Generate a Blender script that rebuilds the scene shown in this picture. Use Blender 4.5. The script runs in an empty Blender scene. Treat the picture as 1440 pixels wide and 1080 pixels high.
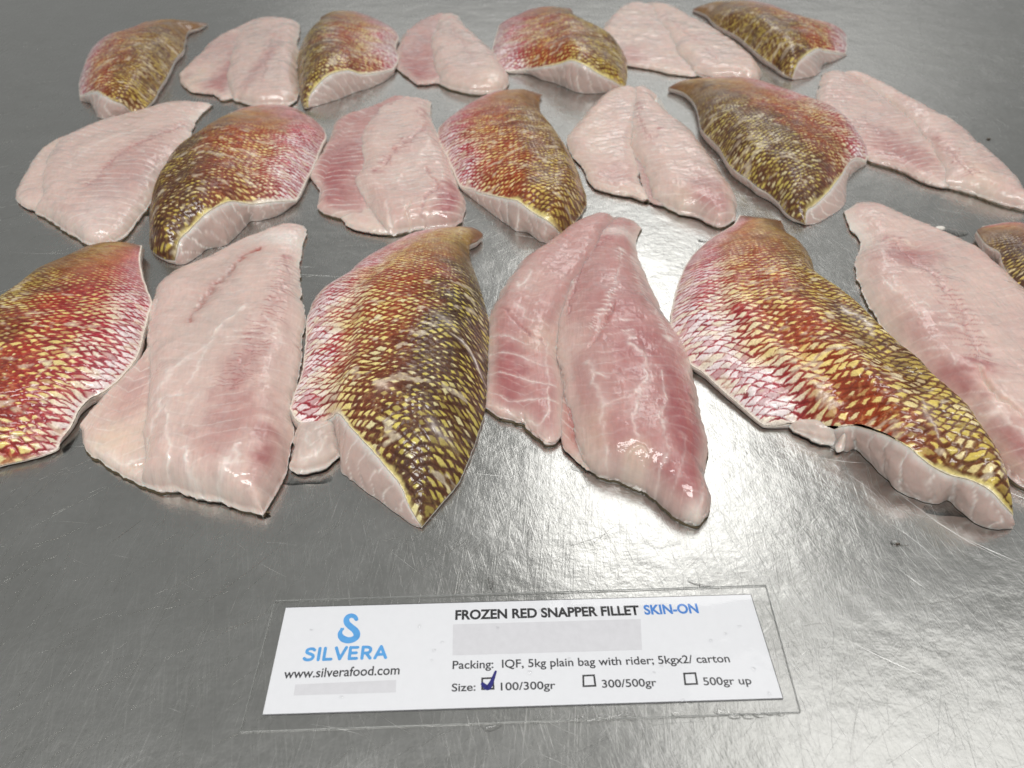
import bpy, math, random
import numpy as np

# =============================================================== camera, world, lamps, exposure
scene = bpy.context.scene
MM = 0.001
cam_data = bpy.data.cameras.new('camera')
cam = bpy.data.objects.new('camera', cam_data)
scene.collection.objects.link(cam)
cam.location = (0, 0, 0.303)
cam.rotation_euler = (math.radians(90 - 40.8), 0, 0)
cam_data.sensor_width = 36.0
cam_data.lens = 36.0 * 1082.0 / 1440.0
cam_data.clip_start = 0.01
cam_data.clip_end = 50
cam_data.dof.use_dof = True
cam_data.dof.focus_distance = 0.40
cam_data.dof.aperture_fstop = 13.0
scene.camera = cam

world = bpy.data.worlds.new('World')
scene.world = world
world.use_nodes = True
wb = world.node_tree.nodes['Background']
wb.inputs[0].default_value = (0.95, 0.96, 0.935, 1)
wb.inputs[1].default_value = 0.29

def lamp(name, loc, target, sx, sy, watts, col=(1, 0.985, 0.96)):
    d = bpy.data.lights.new(name, 'AREA')
    d.shape = 'RECTANGLE'; d.size = sx; d.size_y = sy; d.energy = watts; d.color = col
    o = bpy.data.objects.new(name, d)
    scene.collection.objects.link(o)
    o.location = loc
    v = np.array(target, float) - np.array(loc, float)
    from mathutils import Vector
    o.rotation_euler = Vector(v).to_track_quat('-Z', 'Y').to_euler()
    return o
# ceiling fixtures over the packing table
lamp('ceiling_lamp_beyond', (0.54, 2.50, 1.80), (0.54, 2.50, 0), 0.82, 2.1, 15)
lamp('ceiling_lamp_right', (1.15, 0.80, 1.80), (1.15, 0.80, 0), 1.3, 0.8, 4.6)
lamp('ceiling_lamp_overhead', (-0.15, -0.25, 1.85), (-0.15, -0.25, 0), 1.3, 0.7, 34)
lamp('ceiling_lamp_far', (0.8, 6.0, 1.9), (0.8, 6.0, 0), 4.8, 2.2, 24)

scene.view_settings.view_transform = 'Standard'
scene.view_settings.look = 'None'
scene.view_settings.exposure = 0.0
scene.view_settings.gamma = 1.0
scene.view_settings.use_curve_mapping = False
scene.render.engine = 'CYCLES'
scene.cycles.use_denoising = True
scene.cycles.max_bounces = 8
scene.cycles.transparent_max_bounces = 8

# =============================================================== data (millimetres on the table)
FILLETS = [{'kind': 'skin',
  'row': 1,
  'label': 'smallest skin-on fillet with pointed tail, far left of the back row',
  'skin': {'L': [(-428.1, 1077.2, 3.0), (-447.2, 1072.9, 3.3), (-471.7, 1068.7, 3.6), (-482.5, 1055.3, 3.9), (-489.8, 1019.3, 4.0), (-505.3, 982.8, 4.0), (-498.8, 938.1, 4.0), (-483.8, 886.9, 4.1), (-471.2, 848.1, 4.3),
                 (-454.0, 809.8, 4.5), (-452.0, 805.1, 4.8)],
           'R': [(-397.3, 1067.8, 3.0), (-400.4, 1045.6, 4.1), (-408.7, 1026.9, 5.2), (-399.0, 983.5, 6.3), (-389.4, 949.1, 7.0), (-388.6, 918.8, 7.0), (-382.3, 878.3, 7.0), (-377.9, 849.1, 7.0), (-374.8, 821.7, 6.2),
                 (-372.2, 804.6, 5.0), (-373.6, 780.5, 3.7), (-379.0, 766.7, 2.5)],
           'H': [(-452.0, 805.1, 4.8), (-423.6, 786.6, 17.4), (-409.0, 770.5, 19.7), (-396.9, 762.6, 17.0), (-388.0, 762.2, 13.6), (-383.8, 767.1, 3.8), (-379.0, 766.7, 2.5)],
           'T': [(-428.1, 1077.2, 3.0), (-397.3, 1067.8, 3.0)],
           'base': [(-451.7, 803.9), (-439.6, 798.0), (-425.0, 775.0), (-413.1, 758.3), (-396.0, 758.3), (-383.0, 769.4)],
           'bulge': 15,
           'belly': 'L',
           'tone': (0.6, 0.25)}},
 {'kind': 'flesh',
  'row': 1,
  'label': 'pale flesh-up fillet with folded left flap, second in the back row',
  'parts': [('belly_flap',
             {'L': [(-336.6, 1083.9, 2), (-352.0, 1046.8, 2), (-365.7, 1008.9, 2), (-370.9, 975.8, 2), (-370.6, 947.0, 2), (-372.2, 914.5, 2), (-372.2, 879.2, 2)],
              'R': [(-318.9, 1080.7, 2), (-326.7, 1008.9, 2), (-311.3, 926.8, 2), (-296.3, 854.7, 2), (-280.3, 808.6, 2)],
              'H': [(-372.2, 879.2, 2), (-360.3, 852.5, 2), (-345.1, 829.0, 2), (-330.2, 822.8, 2), (-316.2, 818.7, 2), (-302.5, 802.6, 2), (-291.5, 808.6, 2), (-280.3, 808.6, 2)],
              'T': [(-336.6, 1083.9, 2), (-318.9, 1080.7, 2)],
              'B': 9,
              'R_': 10,
              'g': (1, 1, 0.7),
              'tint': ('pale', 'rose'),
              'blobs': [(-316.0, 875.0, 15.7, 159.0, 'rose', 0.5), (-345.8, 830.5, 13.6, 68.3, 'cream', 0.5)]}),
            ('loin',
             {'L': [(-343.6, 1049.8, 2), (-348.0, 1008.9, 2), (-327.9, 926.8, 2), (-313.4, 854.7, 2), (-296.4, 812.6, 2)],
              'R': [(-270.6, 1037.9, 2), (-265.7, 997.7, 2), (-254.4, 952.1, 2), (-242.1, 886.1, 2), (-229.4, 833.2, 2), (-224.5, 802.6, 2)],
              'H': [(-296.4, 812.6, 2), (-285.1, 798.6, 2), (-261.7, 785.0, 2), (-242.0, 785.0, 2), (-230.0, 786.9, 2), (-224.5, 802.6, 2)],
              'T': [(-343.6, 1049.8, 2), (-336.6, 1083.9, 2), (-304.6, 1083.9, 2), (-280.0, 1074.4, 2), (-270.6, 1037.9, 2)],
              'B': 17,
              'R_': 14,
              'g': (0.5, 0.9, 1),
              'tint': ('pale', 'pale'),
              'strokes': [{'p': [(-295.1, 1010.3), (-279.9, 911.0), (-263.1, 819.9)], 'w': 3, 'd': -0.8, 'c': 'pink', 's': 0.5, 'rib': (4.0, 6)}],
              'blobs': [(-278.0, 886.8, 9.5, 103.5, 'rose', 0.4)]})]},
 {'kind': 'skin',
  'row': 1,
  'label': 'olive and pink skin-on fillet, third from left in the back row',
  'skin': {'L': [(-255.1, 1096.3, 3.0), (-251.0, 1055.4, 3.0), (-256.6, 1005.6, 3.0), (-253.5, 948.9, 3.0), (-244.8, 899.5, 3.0), (-233.1, 851.8, 3.0), (-222.9, 810.2, 2.9), (-213.7, 783.2, 2.7), (-208.3, 781.8, 2.5)],
           'R': [(-244.6, 1108.6, 5.0), (-222.5, 1113.9, 5.4), (-197.3, 1099.3, 5.8), (-169.9, 1063.3, 6.0), (-150.6, 1032.9, 6.0), (-140.4, 998.3, 6.0), (-139.3, 957.7, 5.9), (-131.1, 922.3, 5.9), (-132.8, 886.5, 5.8)],
           'H': [(-208.3, 781.8, 2.5), (-208.9, 794.0, 8.9), (-201.2, 806.3, 16.9), (-190.1, 819.3, 22.5), (-177.2, 835.1, 21.6), (-170.6, 839.2, 19.4), (-161.6, 845.7, 14.2), (-146.6, 862.0, 10.2), (-132.8, 886.5, 5.8)],
           'T': [(-255.1, 1096.3, 3.0), (-244.6, 1108.6, 5.0)],
           'base': [(-209.3, 784.5), (-195.0, 798.0), (-180.2, 811.9), (-168.1, 830.4), (-159.8, 836.7), (-151.8, 845.2), (-142.1, 860.3), (-133.2, 885.1)],
           'bulge': 17,
           'belly': 'R',
           'tone': (0.55, 0.55)}},
 {'kind': 'flesh',
  'row': 1,
  'label': 'small pale flesh-up fillet, fourth from left in the back row',
  'parts': [('belly_flap',
             {'L': [(-97.7, 1109.8, 2), (-119.8, 1077.6, 2), (-133.2, 1034.9, 2), (-139.0, 989.4, 2), (-137.3, 944.4, 2), (-130.4, 897.8, 2), (-114.2, 865.7, 2), (-103.1, 848.1, 2)],
              'R': [(-85.8, 1103.2, 2), (-88.8, 1034.9, 2), (-86.6, 978.5, 2), (-81.4, 926.8, 2), (-73.0, 850.3, 2)],
              'H': [(-103.1, 848.1, 2), (-93.0, 848.1, 2), (-84.8, 852.5, 2), (-73.0, 850.3, 2)],
              'T': [(-97.7, 1109.8, 2), (-85.8, 1103.2, 2)],
              'B': 8,
              'R_': 9,
              'g': (1, 1, 0.7),
              'tint': ('pink', 'pale'),
              'blobs': [(-108.9, 863.6, 23.3, 99.1, 'rose', 0.5)]}),
            ('loin',
             {'L': [(-104.6, 1100.0, 2), (-105.5, 1087.1, 2), (-99.4, 1043.8, 2), (-101.4, 989.4, 2), (-93.0, 926.8, 2), (-87.6, 888.4, 2), (-79.5, 854.7, 2), (-79.2, 850.3, 2)],
              'R': [(-69.7, 1087.1, 2), (-56.5, 1043.8, 2), (-37.7, 994.9, 2), (-20.2, 944.4, 2), (-9.7, 897.8, 2), (-3.1, 861.3, 2), (-6.1, 837.5, 2)],
              'H': [(-79.2, 850.3, 2), (-65.9, 835.3, 2), (-43.1, 820.8, 2), (-25.7, 820.8, 2), (-15.2, 824.9, 2), (-6.1, 837.5, 2)],
              'T': [(-104.6, 1100.0, 2), (-88.4, 1113.1, 2), (-72.5, 1103.2, 2), (-69.7, 1087.1, 2)],
              'B': 18,
              'R_': 15,
              'g': (0.4, 0.9, 1),
              'tint': ('pale', 'pale'),
              'strokes': [{'p': [(-79.0, 1034.1), (-58.7, 949.3), (-37.3, 863.6)], 'w': 3, 'd': -0.7, 'c': 'pink', 's': 0.5, 'rib': (4.0, 6)}],
              'blobs': [(-22.4, 819.9, 18.7, 66.9, 'cream', 0.4)]})]},
 {'kind': 'skin',
  'row': 1,
  'label': 'red skin-on fillet with brown right edge, fifth in the back row',
  'skin': {'L': [(82.0, 1136.4, 3.0), (54.9, 1142.0, 3.3), (27.1, 1127.0, 3.7), (8.6, 1102.4, 4.0), (-13.9, 1064.2, 4.0), (-19.7, 1022.2, 4.0), (-23.2, 969.3, 4.0), (-22.3, 922.2, 3.5), (-12.1, 894.8, 3.0), (-4.0, 887.0, 2.5)],
           'R': [(83.1, 1106.1, 3.0), (87.0, 1065.1, 3.8), (97.7, 1035.2, 4.5), (111.6, 998.9, 5.0), (125.0, 966.1, 5.0), (131.8, 935.0, 5.0), (131.5, 902.5, 4.4), (124.9, 850.6, 3.4), (120.9, 834.0, 2.5)],
           'H': [(-4.0, 887.0, 2.5), (14.4, 886.5, 5.0), (32.9, 870.3, 13.5), (50.9, 858.1, 20.6), (63.6, 845.8, 28.3), (77.3, 834.6, 26.8), (91.9, 831.2, 19.2), (111.3, 835.3, 8.8), (120.9, 834.0, 2.5)],
           'T': [(82.0, 1136.4, 3.0), (83.1, 1106.1, 3.0)],
           'base': [(-0.8, 887.4), (18.5, 885.1), (33.2, 867.0), (47.7, 856.0), (58.0, 843.0), (71.7, 828.3), (92.8, 826.2), (115.0, 834.6), (122.2, 836.7)],
           'bulge': 16,
           'belly': 'L',
           'tone': (1.0, 0.2)}},
 {'kind': 'flesh',
  'row': 1,
  'label': 'pale flesh-up fillet with thin white lower edge, sixth in the back row',
  'parts': [('belly_flap',
             {'L': [(168.0, 1161.2, 2), (146.2, 1133.3, 2), (128.2, 1087.1, 2), (113.2, 1034.9, 2), (112.6, 978.5, 2), (123.4, 931.8, 2), (132.6, 909.7, 2)],
              'R': [(200.8, 1140.2, 2), (206.2, 1049.8, 2), (207.9, 978.5, 2), (211.7, 926.8, 2), (211.6, 881.5, 2)],
              'H': [(132.6, 909.7, 2), (160.0, 895.4, 2), (184.1, 879.2, 2), (204.0, 874.7, 2), (211.6, 881.5, 2)],
              'T': [(168.0, 1161.2, 2), (200.8, 1140.2, 2)],
              'B': 9,
              'R_': 10,
              'g': (1, 1, 0.6),
              'tint': ('pale', 'cream'),
              'blobs': [(137.9, 911.0, 24.3, 65.3, 'rose', 0.4), (161.7, 852.3, 46.2, 22.7, 'white', 0.6)]}),
            ('loin',
             {'L': [(178.1, 1154.1, 2), (184.4, 1071.3, 2), (191.2, 1029.1, 2), (193.2, 989.4, 2), (193.8, 939.3, 2), (202.8, 881.5, 2), (204.8, 879.2, 2)],
              'R': [(225.1, 1133.3, 2), (242.3, 1077.6, 2), (261.5, 1020.4, 2), (273.7, 962.5, 2), (280.3, 921.9, 2), (279.2, 877.0, 2)],
              'H': [(204.8, 879.2, 2), (218.9, 865.7, 2), (247.4, 859.1, 2), (264.6, 852.5, 2), (279.2, 877.0, 2)],
              'T': [(178.1, 1154.1, 2), (205.8, 1161.2, 2), (225.1, 1133.3, 2)],
              'B': 17,
              'R_': 14,
              'g': (0.5, 0.9, 1),
              'tint': ('pale', 'cream'),
              'strokes': [{'p': [(198.6, 1071.4), (218.5, 976.3), (230.4, 886.8)], 'w': 3, 'd': -0.7, 'c': 'pink', 's': 0.5, 'rib': (4.0, 6)}],
              'blobs': []})]},
 {'kind': 'skin',
  'row': 1,
  'label': 'brown skin-on fillet with red frayed corner, far right of the back row',
  'skin': {'L': [(246.5, 1129.2, 4.0), (258.9, 1098.3, 5.1), (262.3, 1050.1, 6.2), (275.8, 1012.0, 7.0), (283.6, 973.0, 7.0), (289.1, 928.7, 7.0), (297.2, 898.0, 5.9), (302.8, 875.1, 4.2), (310.4, 866.5, 2.5)],
           'R': [(260.4, 1146.4, 4.0), (275.2, 1157.0, 4.0), (317.6, 1160.6, 4.0), (350.9, 1143.0, 4.0), (368.4, 1102.4, 4.0), (382.1, 1058.0, 4.0), (398.7, 1042.9, 4.0), (419.0, 1023.9, 3.5), (410.3, 986.1, 3.0),
                 (396.2, 947.9, 2.5)],
           'H': [(310.4, 866.5, 2.5), (312.4, 871.0, 5.6), (320.1, 882.4, 16.4), (350.0, 919.8, 17.7), (360.1, 925.5, 13.6), (376.2, 935.6, 8.8), (396.2, 947.9, 2.5)],
           'T': [(246.5, 1129.2, 4.0), (260.4, 1146.4, 4.0)],
           'base': [(312.7, 867.0), (343.5, 882.8), (360.8, 915.8), (377.0, 928.0), (399.5, 950.7)],
           'bulge': 16,
           'belly': 'R',
           'tone': (0.45, 0.5)}},
 {'kind': 'flesh',
  'row': 2,
  'label': 'pale pink flesh-up fillet with long pointed tail, leftmost of the middle row',
  'parts': [('belly_flap',
             {'L': [(-410.0, 721.8, 2), (-428.6, 700.3, 2), (-433.4, 668.9, 2), (-425.0, 629.7, 2), (-417.4, 596.2, 2)],
              'R': [(-391.6, 705.2, 2), (-391.9, 658.4, 2), (-386.0, 616.0, 2), (-371.3, 559.2, 2), (-369.2, 554.5, 2)],
              'H': [(-417.4, 596.2, 2), (-408.8, 579.7, 2), (-395.3, 567.5, 2), (-384.5, 560.3, 2), (-369.2, 554.5, 2)],
              'T': [(-410.0, 721.8, 2), (-391.6, 705.2, 2)],
              'B': 9,
              'R_': 9,
              'g': (1, 1, 0.8),
              'tint': ('pale', 'cream')}),
            ('loin',
             {'L': [(-313.6, 794.7, 2), (-345.2, 796.7, 2), (-369.3, 781.2, 2), (-394.8, 748.0, 2), (-410.0, 721.8, 2), (-421.0, 692.2, 2), (-413.5, 643.8, 2), (-398.3, 602.7, 2), (-385.4, 577.3, 2), (-383.3, 558.0, 2)],
              'R': [(-310.2, 790.8, 2), (-312.3, 748.0, 2), (-304.8, 701.9, 2), (-303.9, 670.4, 2), (-306.9, 640.9, 2), (-302.2, 609.3, 2), (-297.8, 579.7, 2), (-296.7, 551.0, 2), (-297.8, 524.1, 2), (-303.8, 511.4, 2)],
              'H': [(-383.3, 558.0, 2), (-366.6, 546.4, 2), (-341.7, 524.1, 2), (-313.3, 508.3, 2), (-303.8, 511.4, 2)],
              'T': [(-313.6, 794.7, 2), (-310.2, 790.8, 2)],
              'B': 18,
              'R_': 17,
              'g': (0.35, 0.85, 1),
              'tint': ('pale', 'pale'),
              'sept': 0.5,
              'strokes': [{'p': [(-304.2, 751.1), (-324.8, 698.9), (-343.6, 644.4), (-345.1, 580.4)], 'w': 3, 'd': -0.9, 'c': 'rose', 's': 0.4, 'rib': (4.0, 7)},
                          {'p': [(-316.1, 751.1), (-347.7, 707.2), (-374.8, 659.3), (-381.1, 622.9)], 'w': 5, 'd': 0.4, 'c': 'white', 's': 0.35},
                          {'p': [(-310.4, 630.0), (-300.2, 576.6), (-290.6, 535.0)], 'w': 4, 'd': 0.8, 'c': 'white', 's': 0.5}],
              'blobs': [(-320.3, 540.7, 22.1, 75.3, 'white', 0.35), (-321.1, 609.2, 36.0, 89.7, 'rose', 0.35)]})]},
 {'kind': 'skin',
  'row': 2,
  'label': 'dark brown and pink skin-on fillet with thick cut end, second in the middle row',
  'skin': {'L': [(-298.1, 716.1, 3.0), (-294.1, 689.9, 3.0), (-303.8, 659.2, 3.0), (-304.9, 630.4, 3.0), (-298.8, 607.2, 3.0), (-293.1, 565.6, 3.0), (-280.3, 526.7, 3.0), (-269.9, 502.1, 3.2), (-256.2, 488.6, 3.4),
                 (-246.6, 485.3, 3.7)],
           'R': [(-282.7, 764.7, 4.0), (-268.4, 778.9, 4.3), (-234.4, 780.0, 4.7), (-206.1, 758.5, 5.0), (-186.8, 731.7, 5.0), (-175.3, 703.0, 5.0), (-174.9, 679.1, 5.0), (-175.1, 626.9, 4.7), (-176.4, 582.7, 4.3),
                 (-177.1, 577.2, 4.0)],
           'H': [(-246.6, 485.3, 3.7), (-245.1, 487.4, 7.8), (-243.5, 496.2, 14.5), (-238.8, 506.6, 16.8), (-234.8, 512.8, 19.3), (-226.9, 519.2, 24.7), (-217.1, 539.9, 22.7), (-206.2, 553.0, 13.4), (-191.4, 560.3, 11.5),
                 (-177.1, 577.2, 4.0)],
           'T': [(-298.1, 716.1, 3.0), (-282.7, 764.7, 4.0)],
           'base': [(-246.3, 484.4), (-239.1, 486.4), (-232.6, 499.3), (-229.4, 506.4), (-217.0, 513.7), (-210.8, 537.5), (-208.7, 548.9), (-201.6, 550.0), (-187.8, 559.3), (-179.9, 576.2)],
           'bulge': 20,
           'belly': 'R',
           'tone': (0.75, 0.8)}},
 {'kind': 'flesh',
  'row': 2,
  'label': 'rosy flesh-up fillet with torn loose flakes, third from left in the middle row',
  'parts': [('belly_flap',
             {'L': [(-123.6, 804.6, 2), (-134.7, 786.9, 2), (-149.8, 769.9, 2), (-170.9, 749.7, 2), (-175.1, 737.3, 2), (-172.6, 700.3, 2), (-176.5, 654.0, 2), (-174.7, 622.8, 2)],
              'R': [(-103.3, 794.7, 2), (-121.2, 730.4, 2), (-124.1, 673.5, 2), (-120.4, 622.8, 2), (-110.0, 559.2, 2)],
              'H': [(-174.7, 622.8, 2), (-164.0, 598.8, 2), (-158.0, 579.7, 2), (-156.2, 563.9, 2), (-146.6, 555.6, 2), (-133.7, 549.8, 2), (-118.6, 547.5, 2), (-110.0, 559.2, 2)],
              'T': [(-123.6, 804.6, 2), (-103.3, 794.7, 2)],
              'B': 10,
              'R_': 9,
              'g': (1.2, 1, 0.7),
              'tint': ('pink', 'rose'),
              'sept': 0.6,
              'blobs': [(-151.2, 616.0, 18.1, 74.7, 'rose', 0.7), (-143.6, 540.7, 16.6, 14.0, 'cream', 0.6)]}),
            ('loose_flake',
             {'L': [(-124.1, 565.1, 2), (-131.8, 559.2, 2), (-135.9, 549.8, 2)],
              'R': [(-91.7, 559.2, 2), (-84.1, 541.8, 2), (-85.6, 529.6, 2)],
              'H': [(-135.9, 549.8, 2), (-128.1, 536.2, 2), (-116.5, 529.6, 2), (-98.9, 525.2, 2), (-85.6, 529.6, 2)],
              'T': [(-124.1, 565.1, 2), (-91.7, 559.2, 2)],
              'B': 6,
              'R_': 8,
              'g': (1, 1, 1),
              'tint': ('pale', 'cream')}),
            ('loin',
             {'L': [(-138.4, 781.2, 2), (-145.9, 742.6, 2), (-140.9, 685.9, 2), (-132.1, 635.3, 2), (-134.6, 610.6, 2), (-129.8, 591.0, 2), (-113.7, 556.8, 2)],
              'R': [(-84.1, 785.0, 2), (-80.8, 753.3, 2), (-71.3, 710.1, 2), (-64.5, 681.2, 2), (-54.5, 645.2, 2), (-44.7, 602.7, 2), (-38.0, 576.0, 2), (-38.9, 546.4, 2)],
              'H': [(-113.7, 556.8, 2), (-103.3, 538.5, 2), (-94.6, 526.3, 2), (-81.2, 529.6, 2), (-71.5, 532.9, 2), (-58.4, 535.1, 2), (-47.9, 536.2, 2), (-38.9, 546.4, 2)],
              'T': [(-138.4, 781.2, 2), (-123.6, 804.6, 2), (-86.6, 798.6, 2), (-84.1, 785.0, 2)],
              'B': 19,
              'R_': 14,
              'g': (0.5, 0.9, 1),
              'tint': ('pale', 'pink'),
              'sept': 0.6,
              'strokes': [{'p': [(-86.0, 751.1), (-81.0, 715.7), (-100.8, 651.8), (-114.0, 609.2)], 'w': 3, 'd': -1.2, 'c': 'rose', 's': 0.45, 'rib': (3.6, 7)},
                          {'p': [(-72.6, 616.0), (-62.6, 580.4), (-70.1, 546.5), (-63.9, 513.1)], 'w': 2.2, 'd': -2.2, 'c': 'rose', 's': 0.6},
                          {'p': [(-98.5, 560.7), (-94.3, 535.0), (-87.9, 517.4)], 'w': 2, 'd': -2.5, 'c': 'white', 's': 0.7}, {'p': [(-81.3, 552.3), (-80.6, 529.4), (-75.1, 507.8)], 'w': 2, 'd': -2, 'c': 'cream', 's': 0.5},
                          {'p': [(-96.7, 589.4), (-79.9, 630.0), (-74.3, 682.6)], 'w': 5, 'd': 0.8, 'c': 'white', 's': 0.3}],
              'blobs': [(-47.3, 546.5, 15.6, 62.7, 'rose', 0.9), (-110.2, 651.8, 15.7, 99.3, 'pale', 0.4)]})]},
 {'kind': 'skin',
  'row': 2,
  'label': 'golden skin-on fillet with red left side, fourth from left in the middle row',
  'skin': {'L': [(-5.3, 830.5, 3.0), (-18.9, 823.4, 3.3), (-34.2, 804.3, 3.6), (-53.3, 770.6, 3.9), (-64.5, 744.8, 4.0), (-71.3, 722.1, 4.0), (-68.7, 695.6, 4.0), (-59.3, 663.1, 3.9), (-51.7, 631.5, 3.8), (-45.4, 607.3, 3.6),
                 (-40.8, 599.7, 3.5)],
           'R': [(31.5, 813.3, 4.0), (28.8, 798.0, 3.7), (29.4, 766.1, 3.5), (38.7, 729.2, 3.2), (48.8, 683.6, 3.0), (55.8, 647.4, 3.0), (60.4, 604.6, 3.0), (61.5, 577.8, 3.0), (57.5, 562.2, 2.9), (51.4, 548.4, 2.8),
                 (45.6, 535.1, 2.6), (38.4, 525.4, 2.5)],
           'H': [(-40.8, 599.7, 3.5), (-33.2, 590.6, 6.7), (-21.4, 575.7, 10.4), (-5.6, 556.3, 16.6), (5.0, 543.9, 20.6), (16.4, 532.4, 17.0), (27.4, 520.9, 16.0), (38.4, 525.4, 2.5)],
           'T': [(-5.3, 830.5, 3.0), (15.9, 827.0, 3.5), (31.5, 813.3, 4.0)],
           'base': [(-40.9, 598.8), (-33.3, 587.3), (-17.9, 564.1), (-10.8, 553.5), (-3.9, 543.2), (3.3, 534.2), (11.6, 530.9), (22.9, 516.9), (29.4, 516.9), (40.3, 527.6)],
           'bulge': 18,
           'belly': 'L',
           'tone': (0.75, 0.2)}},
 {'kind': 'flesh',
  'row': 2,
  'label': 'pale cream flesh-up fillet with split down its middle, fifth in the middle row',
  'parts': [('belly_flap',
             {'L': [(119.8, 837.5, 2), (96.8, 812.6, 2), (76.2, 768.0, 2), (56.9, 720.2, 2), (51.4, 693.8, 2), (56.1, 661.4, 2), (63.2, 635.3, 2), (66.2, 616.0, 2), (69.5, 604.0, 2)],
              'R': [(136.6, 824.9, 2), (128.8, 751.5, 2), (114.2, 689.1, 2), (110.4, 636.7, 2), (113.3, 583.5, 2), (113.1, 582.2, 2)],
              'H': [(69.5, 604.0, 2), (82.5, 594.9, 2), (97.9, 588.5, 2), (108.8, 581.0, 2), (113.1, 582.2, 2)],
              'T': [(119.8, 837.5, 2), (136.6, 824.9, 2)],
              'B': 11,
              'R_': 11,
              'g': (1, 1, 0.65),
              'tint': ('pale', 'cream'),
              'sept': 0.5,
              'blobs': [(75.4, 580.4, 34.8, 18.1, 'cream', 0.8), (90.7, 616.0, 24.2, 28.4, 'rose', 0.3)]}),
            ('seam_meat',
             {'L': [(113.0, 713.4, 2), (111.0, 673.5, 2), (110.1, 629.7, 2), (111.9, 582.2, 2)],
              'R': [(132.8, 713.4, 2), (132.8, 665.9, 2), (132.8, 622.8, 2), (130.8, 571.1, 2)],
              'H': [(111.9, 582.2, 2), (119.5, 573.6, 2), (130.8, 571.1, 2)],
              'T': [(113.0, 713.4, 2), (132.8, 713.4, 2)],
              'B': 3,
              'R_': 6,
              'g': (0.8, 0.9, 1),
              'tint': ('rose', 'blood')}),
            ('loin',
             {'L': [(124.9, 829.0, 2), (113.9, 751.5, 2), (113.1, 720.2, 2), (109.9, 675.0, 2), (114.1, 640.9, 2), (116.6, 604.0, 2), (115.9, 581.0, 2)],
              'R': [(149.6, 798.6, 2), (155.3, 768.0, 2), (166.4, 735.6, 2), (174.7, 711.8, 2), (177.2, 675.0, 2), (182.1, 640.9, 2), (185.5, 604.0, 2), (184.5, 574.8, 2), (177.4, 547.5, 2)],
              'H': [(115.9, 581.0, 2), (122.8, 572.4, 2), (133.9, 558.0, 2), (146.2, 553.3, 2), (157.0, 541.8, 2), (164.0, 537.3, 2), (177.4, 547.5, 2)],
              'T': [(124.9, 829.0, 2), (141.3, 837.5, 2), (152.1, 816.7, 2), (149.6, 798.6, 2)],
              'B': 20,
              'R_': 16,
              'g': (0.5, 0.95, 1),
              'tint': ('pale', 'pale'),
              'sept': 0.4,
              'strokes': [{'p': [(124.7, 769.8), (122.6, 698.9), (126.0, 674.7), (138.0, 690.7)], 'w': 2, 'd': -0.8, 'c': 'rose', 's': 0.35, 'rib': (4.0, 7)}],
              'blobs': [(156.9, 552.3, 22.4, 63.7, 'rose', 0.55), (134.1, 622.9, 18.3, 59.7, 'pale', 0.3), (135.5, 558.3, 11.3, 24.7, 'cream', 0.4)]})]},
 {'kind': 'skin',
  'row': 2,
  'label': 'brown skin-on fillet with dark pointed tail, sixth from left in the middle row',
  'skin': {'L': [(167.5, 831.2, 5.0), (181.6, 811.9, 6.0), (186.2, 772.0, 7.0), (180.2, 720.9, 8.0), (182.6, 695.2, 9.0), (187.4, 673.0, 9.0), (190.5, 633.1, 9.0), (199.0, 608.3, 9.0), (203.7, 592.5, 9.0), (212.0, 581.7, 7.4),
                 (216.8, 567.6, 5.8), (220.9, 551.7, 4.1), (231.2, 540.9, 2.5)],
           'R': [(177.2, 844.0, 5.0), (188.7, 852.7, 5.0), (217.9, 854.9, 5.0), (246.2, 852.7, 5.0), (269.9, 835.4, 5.0), (289.7, 804.5, 5.0), (307.9, 773.4, 5.0), (324.4, 753.0, 5.0), (329.7, 720.3, 4.8), (328.8, 691.5, 4.4),
                 (325.1, 667.5, 4.0), (317.2, 651.9, 3.6)],
           'H': [(231.2, 540.9, 2.5), (233.6, 550.9, 9.0), (242.4, 558.9, 10.3), (262.7, 583.5, 12.2), (279.3, 610.0, 10.7), (296.6, 636.6, 10.7), (305.5, 645.1, 9.4), (317.2, 651.9, 3.6)],
           'T': [(167.5, 831.2, 5.0), (177.2, 844.0, 5.0)],
           'base': [(233.6, 543.2), (241.1, 545.4), (258.4, 559.3), (275.1, 578.6), (285.1, 605.4), (293.7, 624.1), (306.2, 640.9), (317.9, 651.0)],
           'bulge': 18,
           'belly': 'R',
           'tone': (0.5, 0.55)}},
 {'kind': 'flesh',
  'row': 2,
  'label': 'pink flesh-up fillet running off the right edge, rightmost of the middle row',
  'parts': [('belly_flap',
             {'L': [(348.2, 881.5, 2), (318.0, 804.6, 2), (305.9, 757.0, 2), (307.9, 697.1, 2), (322.9, 654.0, 2)],
              'R': [(378.7, 867.9, 2), (391.0, 794.7, 2), (394.9, 730.4, 2), (388.6, 665.9, 2), (375.8, 606.6, 2), (374.7, 604.0, 2)],
              'H': [(322.9, 654.0, 2), (339.9, 638.1, 2), (348.3, 622.8, 2), (363.8, 605.3, 2), (374.7, 604.0, 2)],
              'T': [(348.2, 881.5, 2), (378.7, 867.9, 2)],
              'B': 11,
              'R_': 11,
              'g': (1, 1, 0.7),
              'tint': ('pale', 'pink'),
              'sept': 0.6,
              'blobs': [(349.4, 659.3, 31.8, 65.0, 'rose', 0.5)]}),
            ('loin',
             {'L': [(368.1, 883.8, 2), (383.2, 824.9, 2), (388.9, 785.0, 2), (389.9, 744.4, 2), (383.6, 697.1, 2), (382.8, 661.4, 2), (376.4, 635.3, 2), (366.7, 606.6, 2)],
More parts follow.
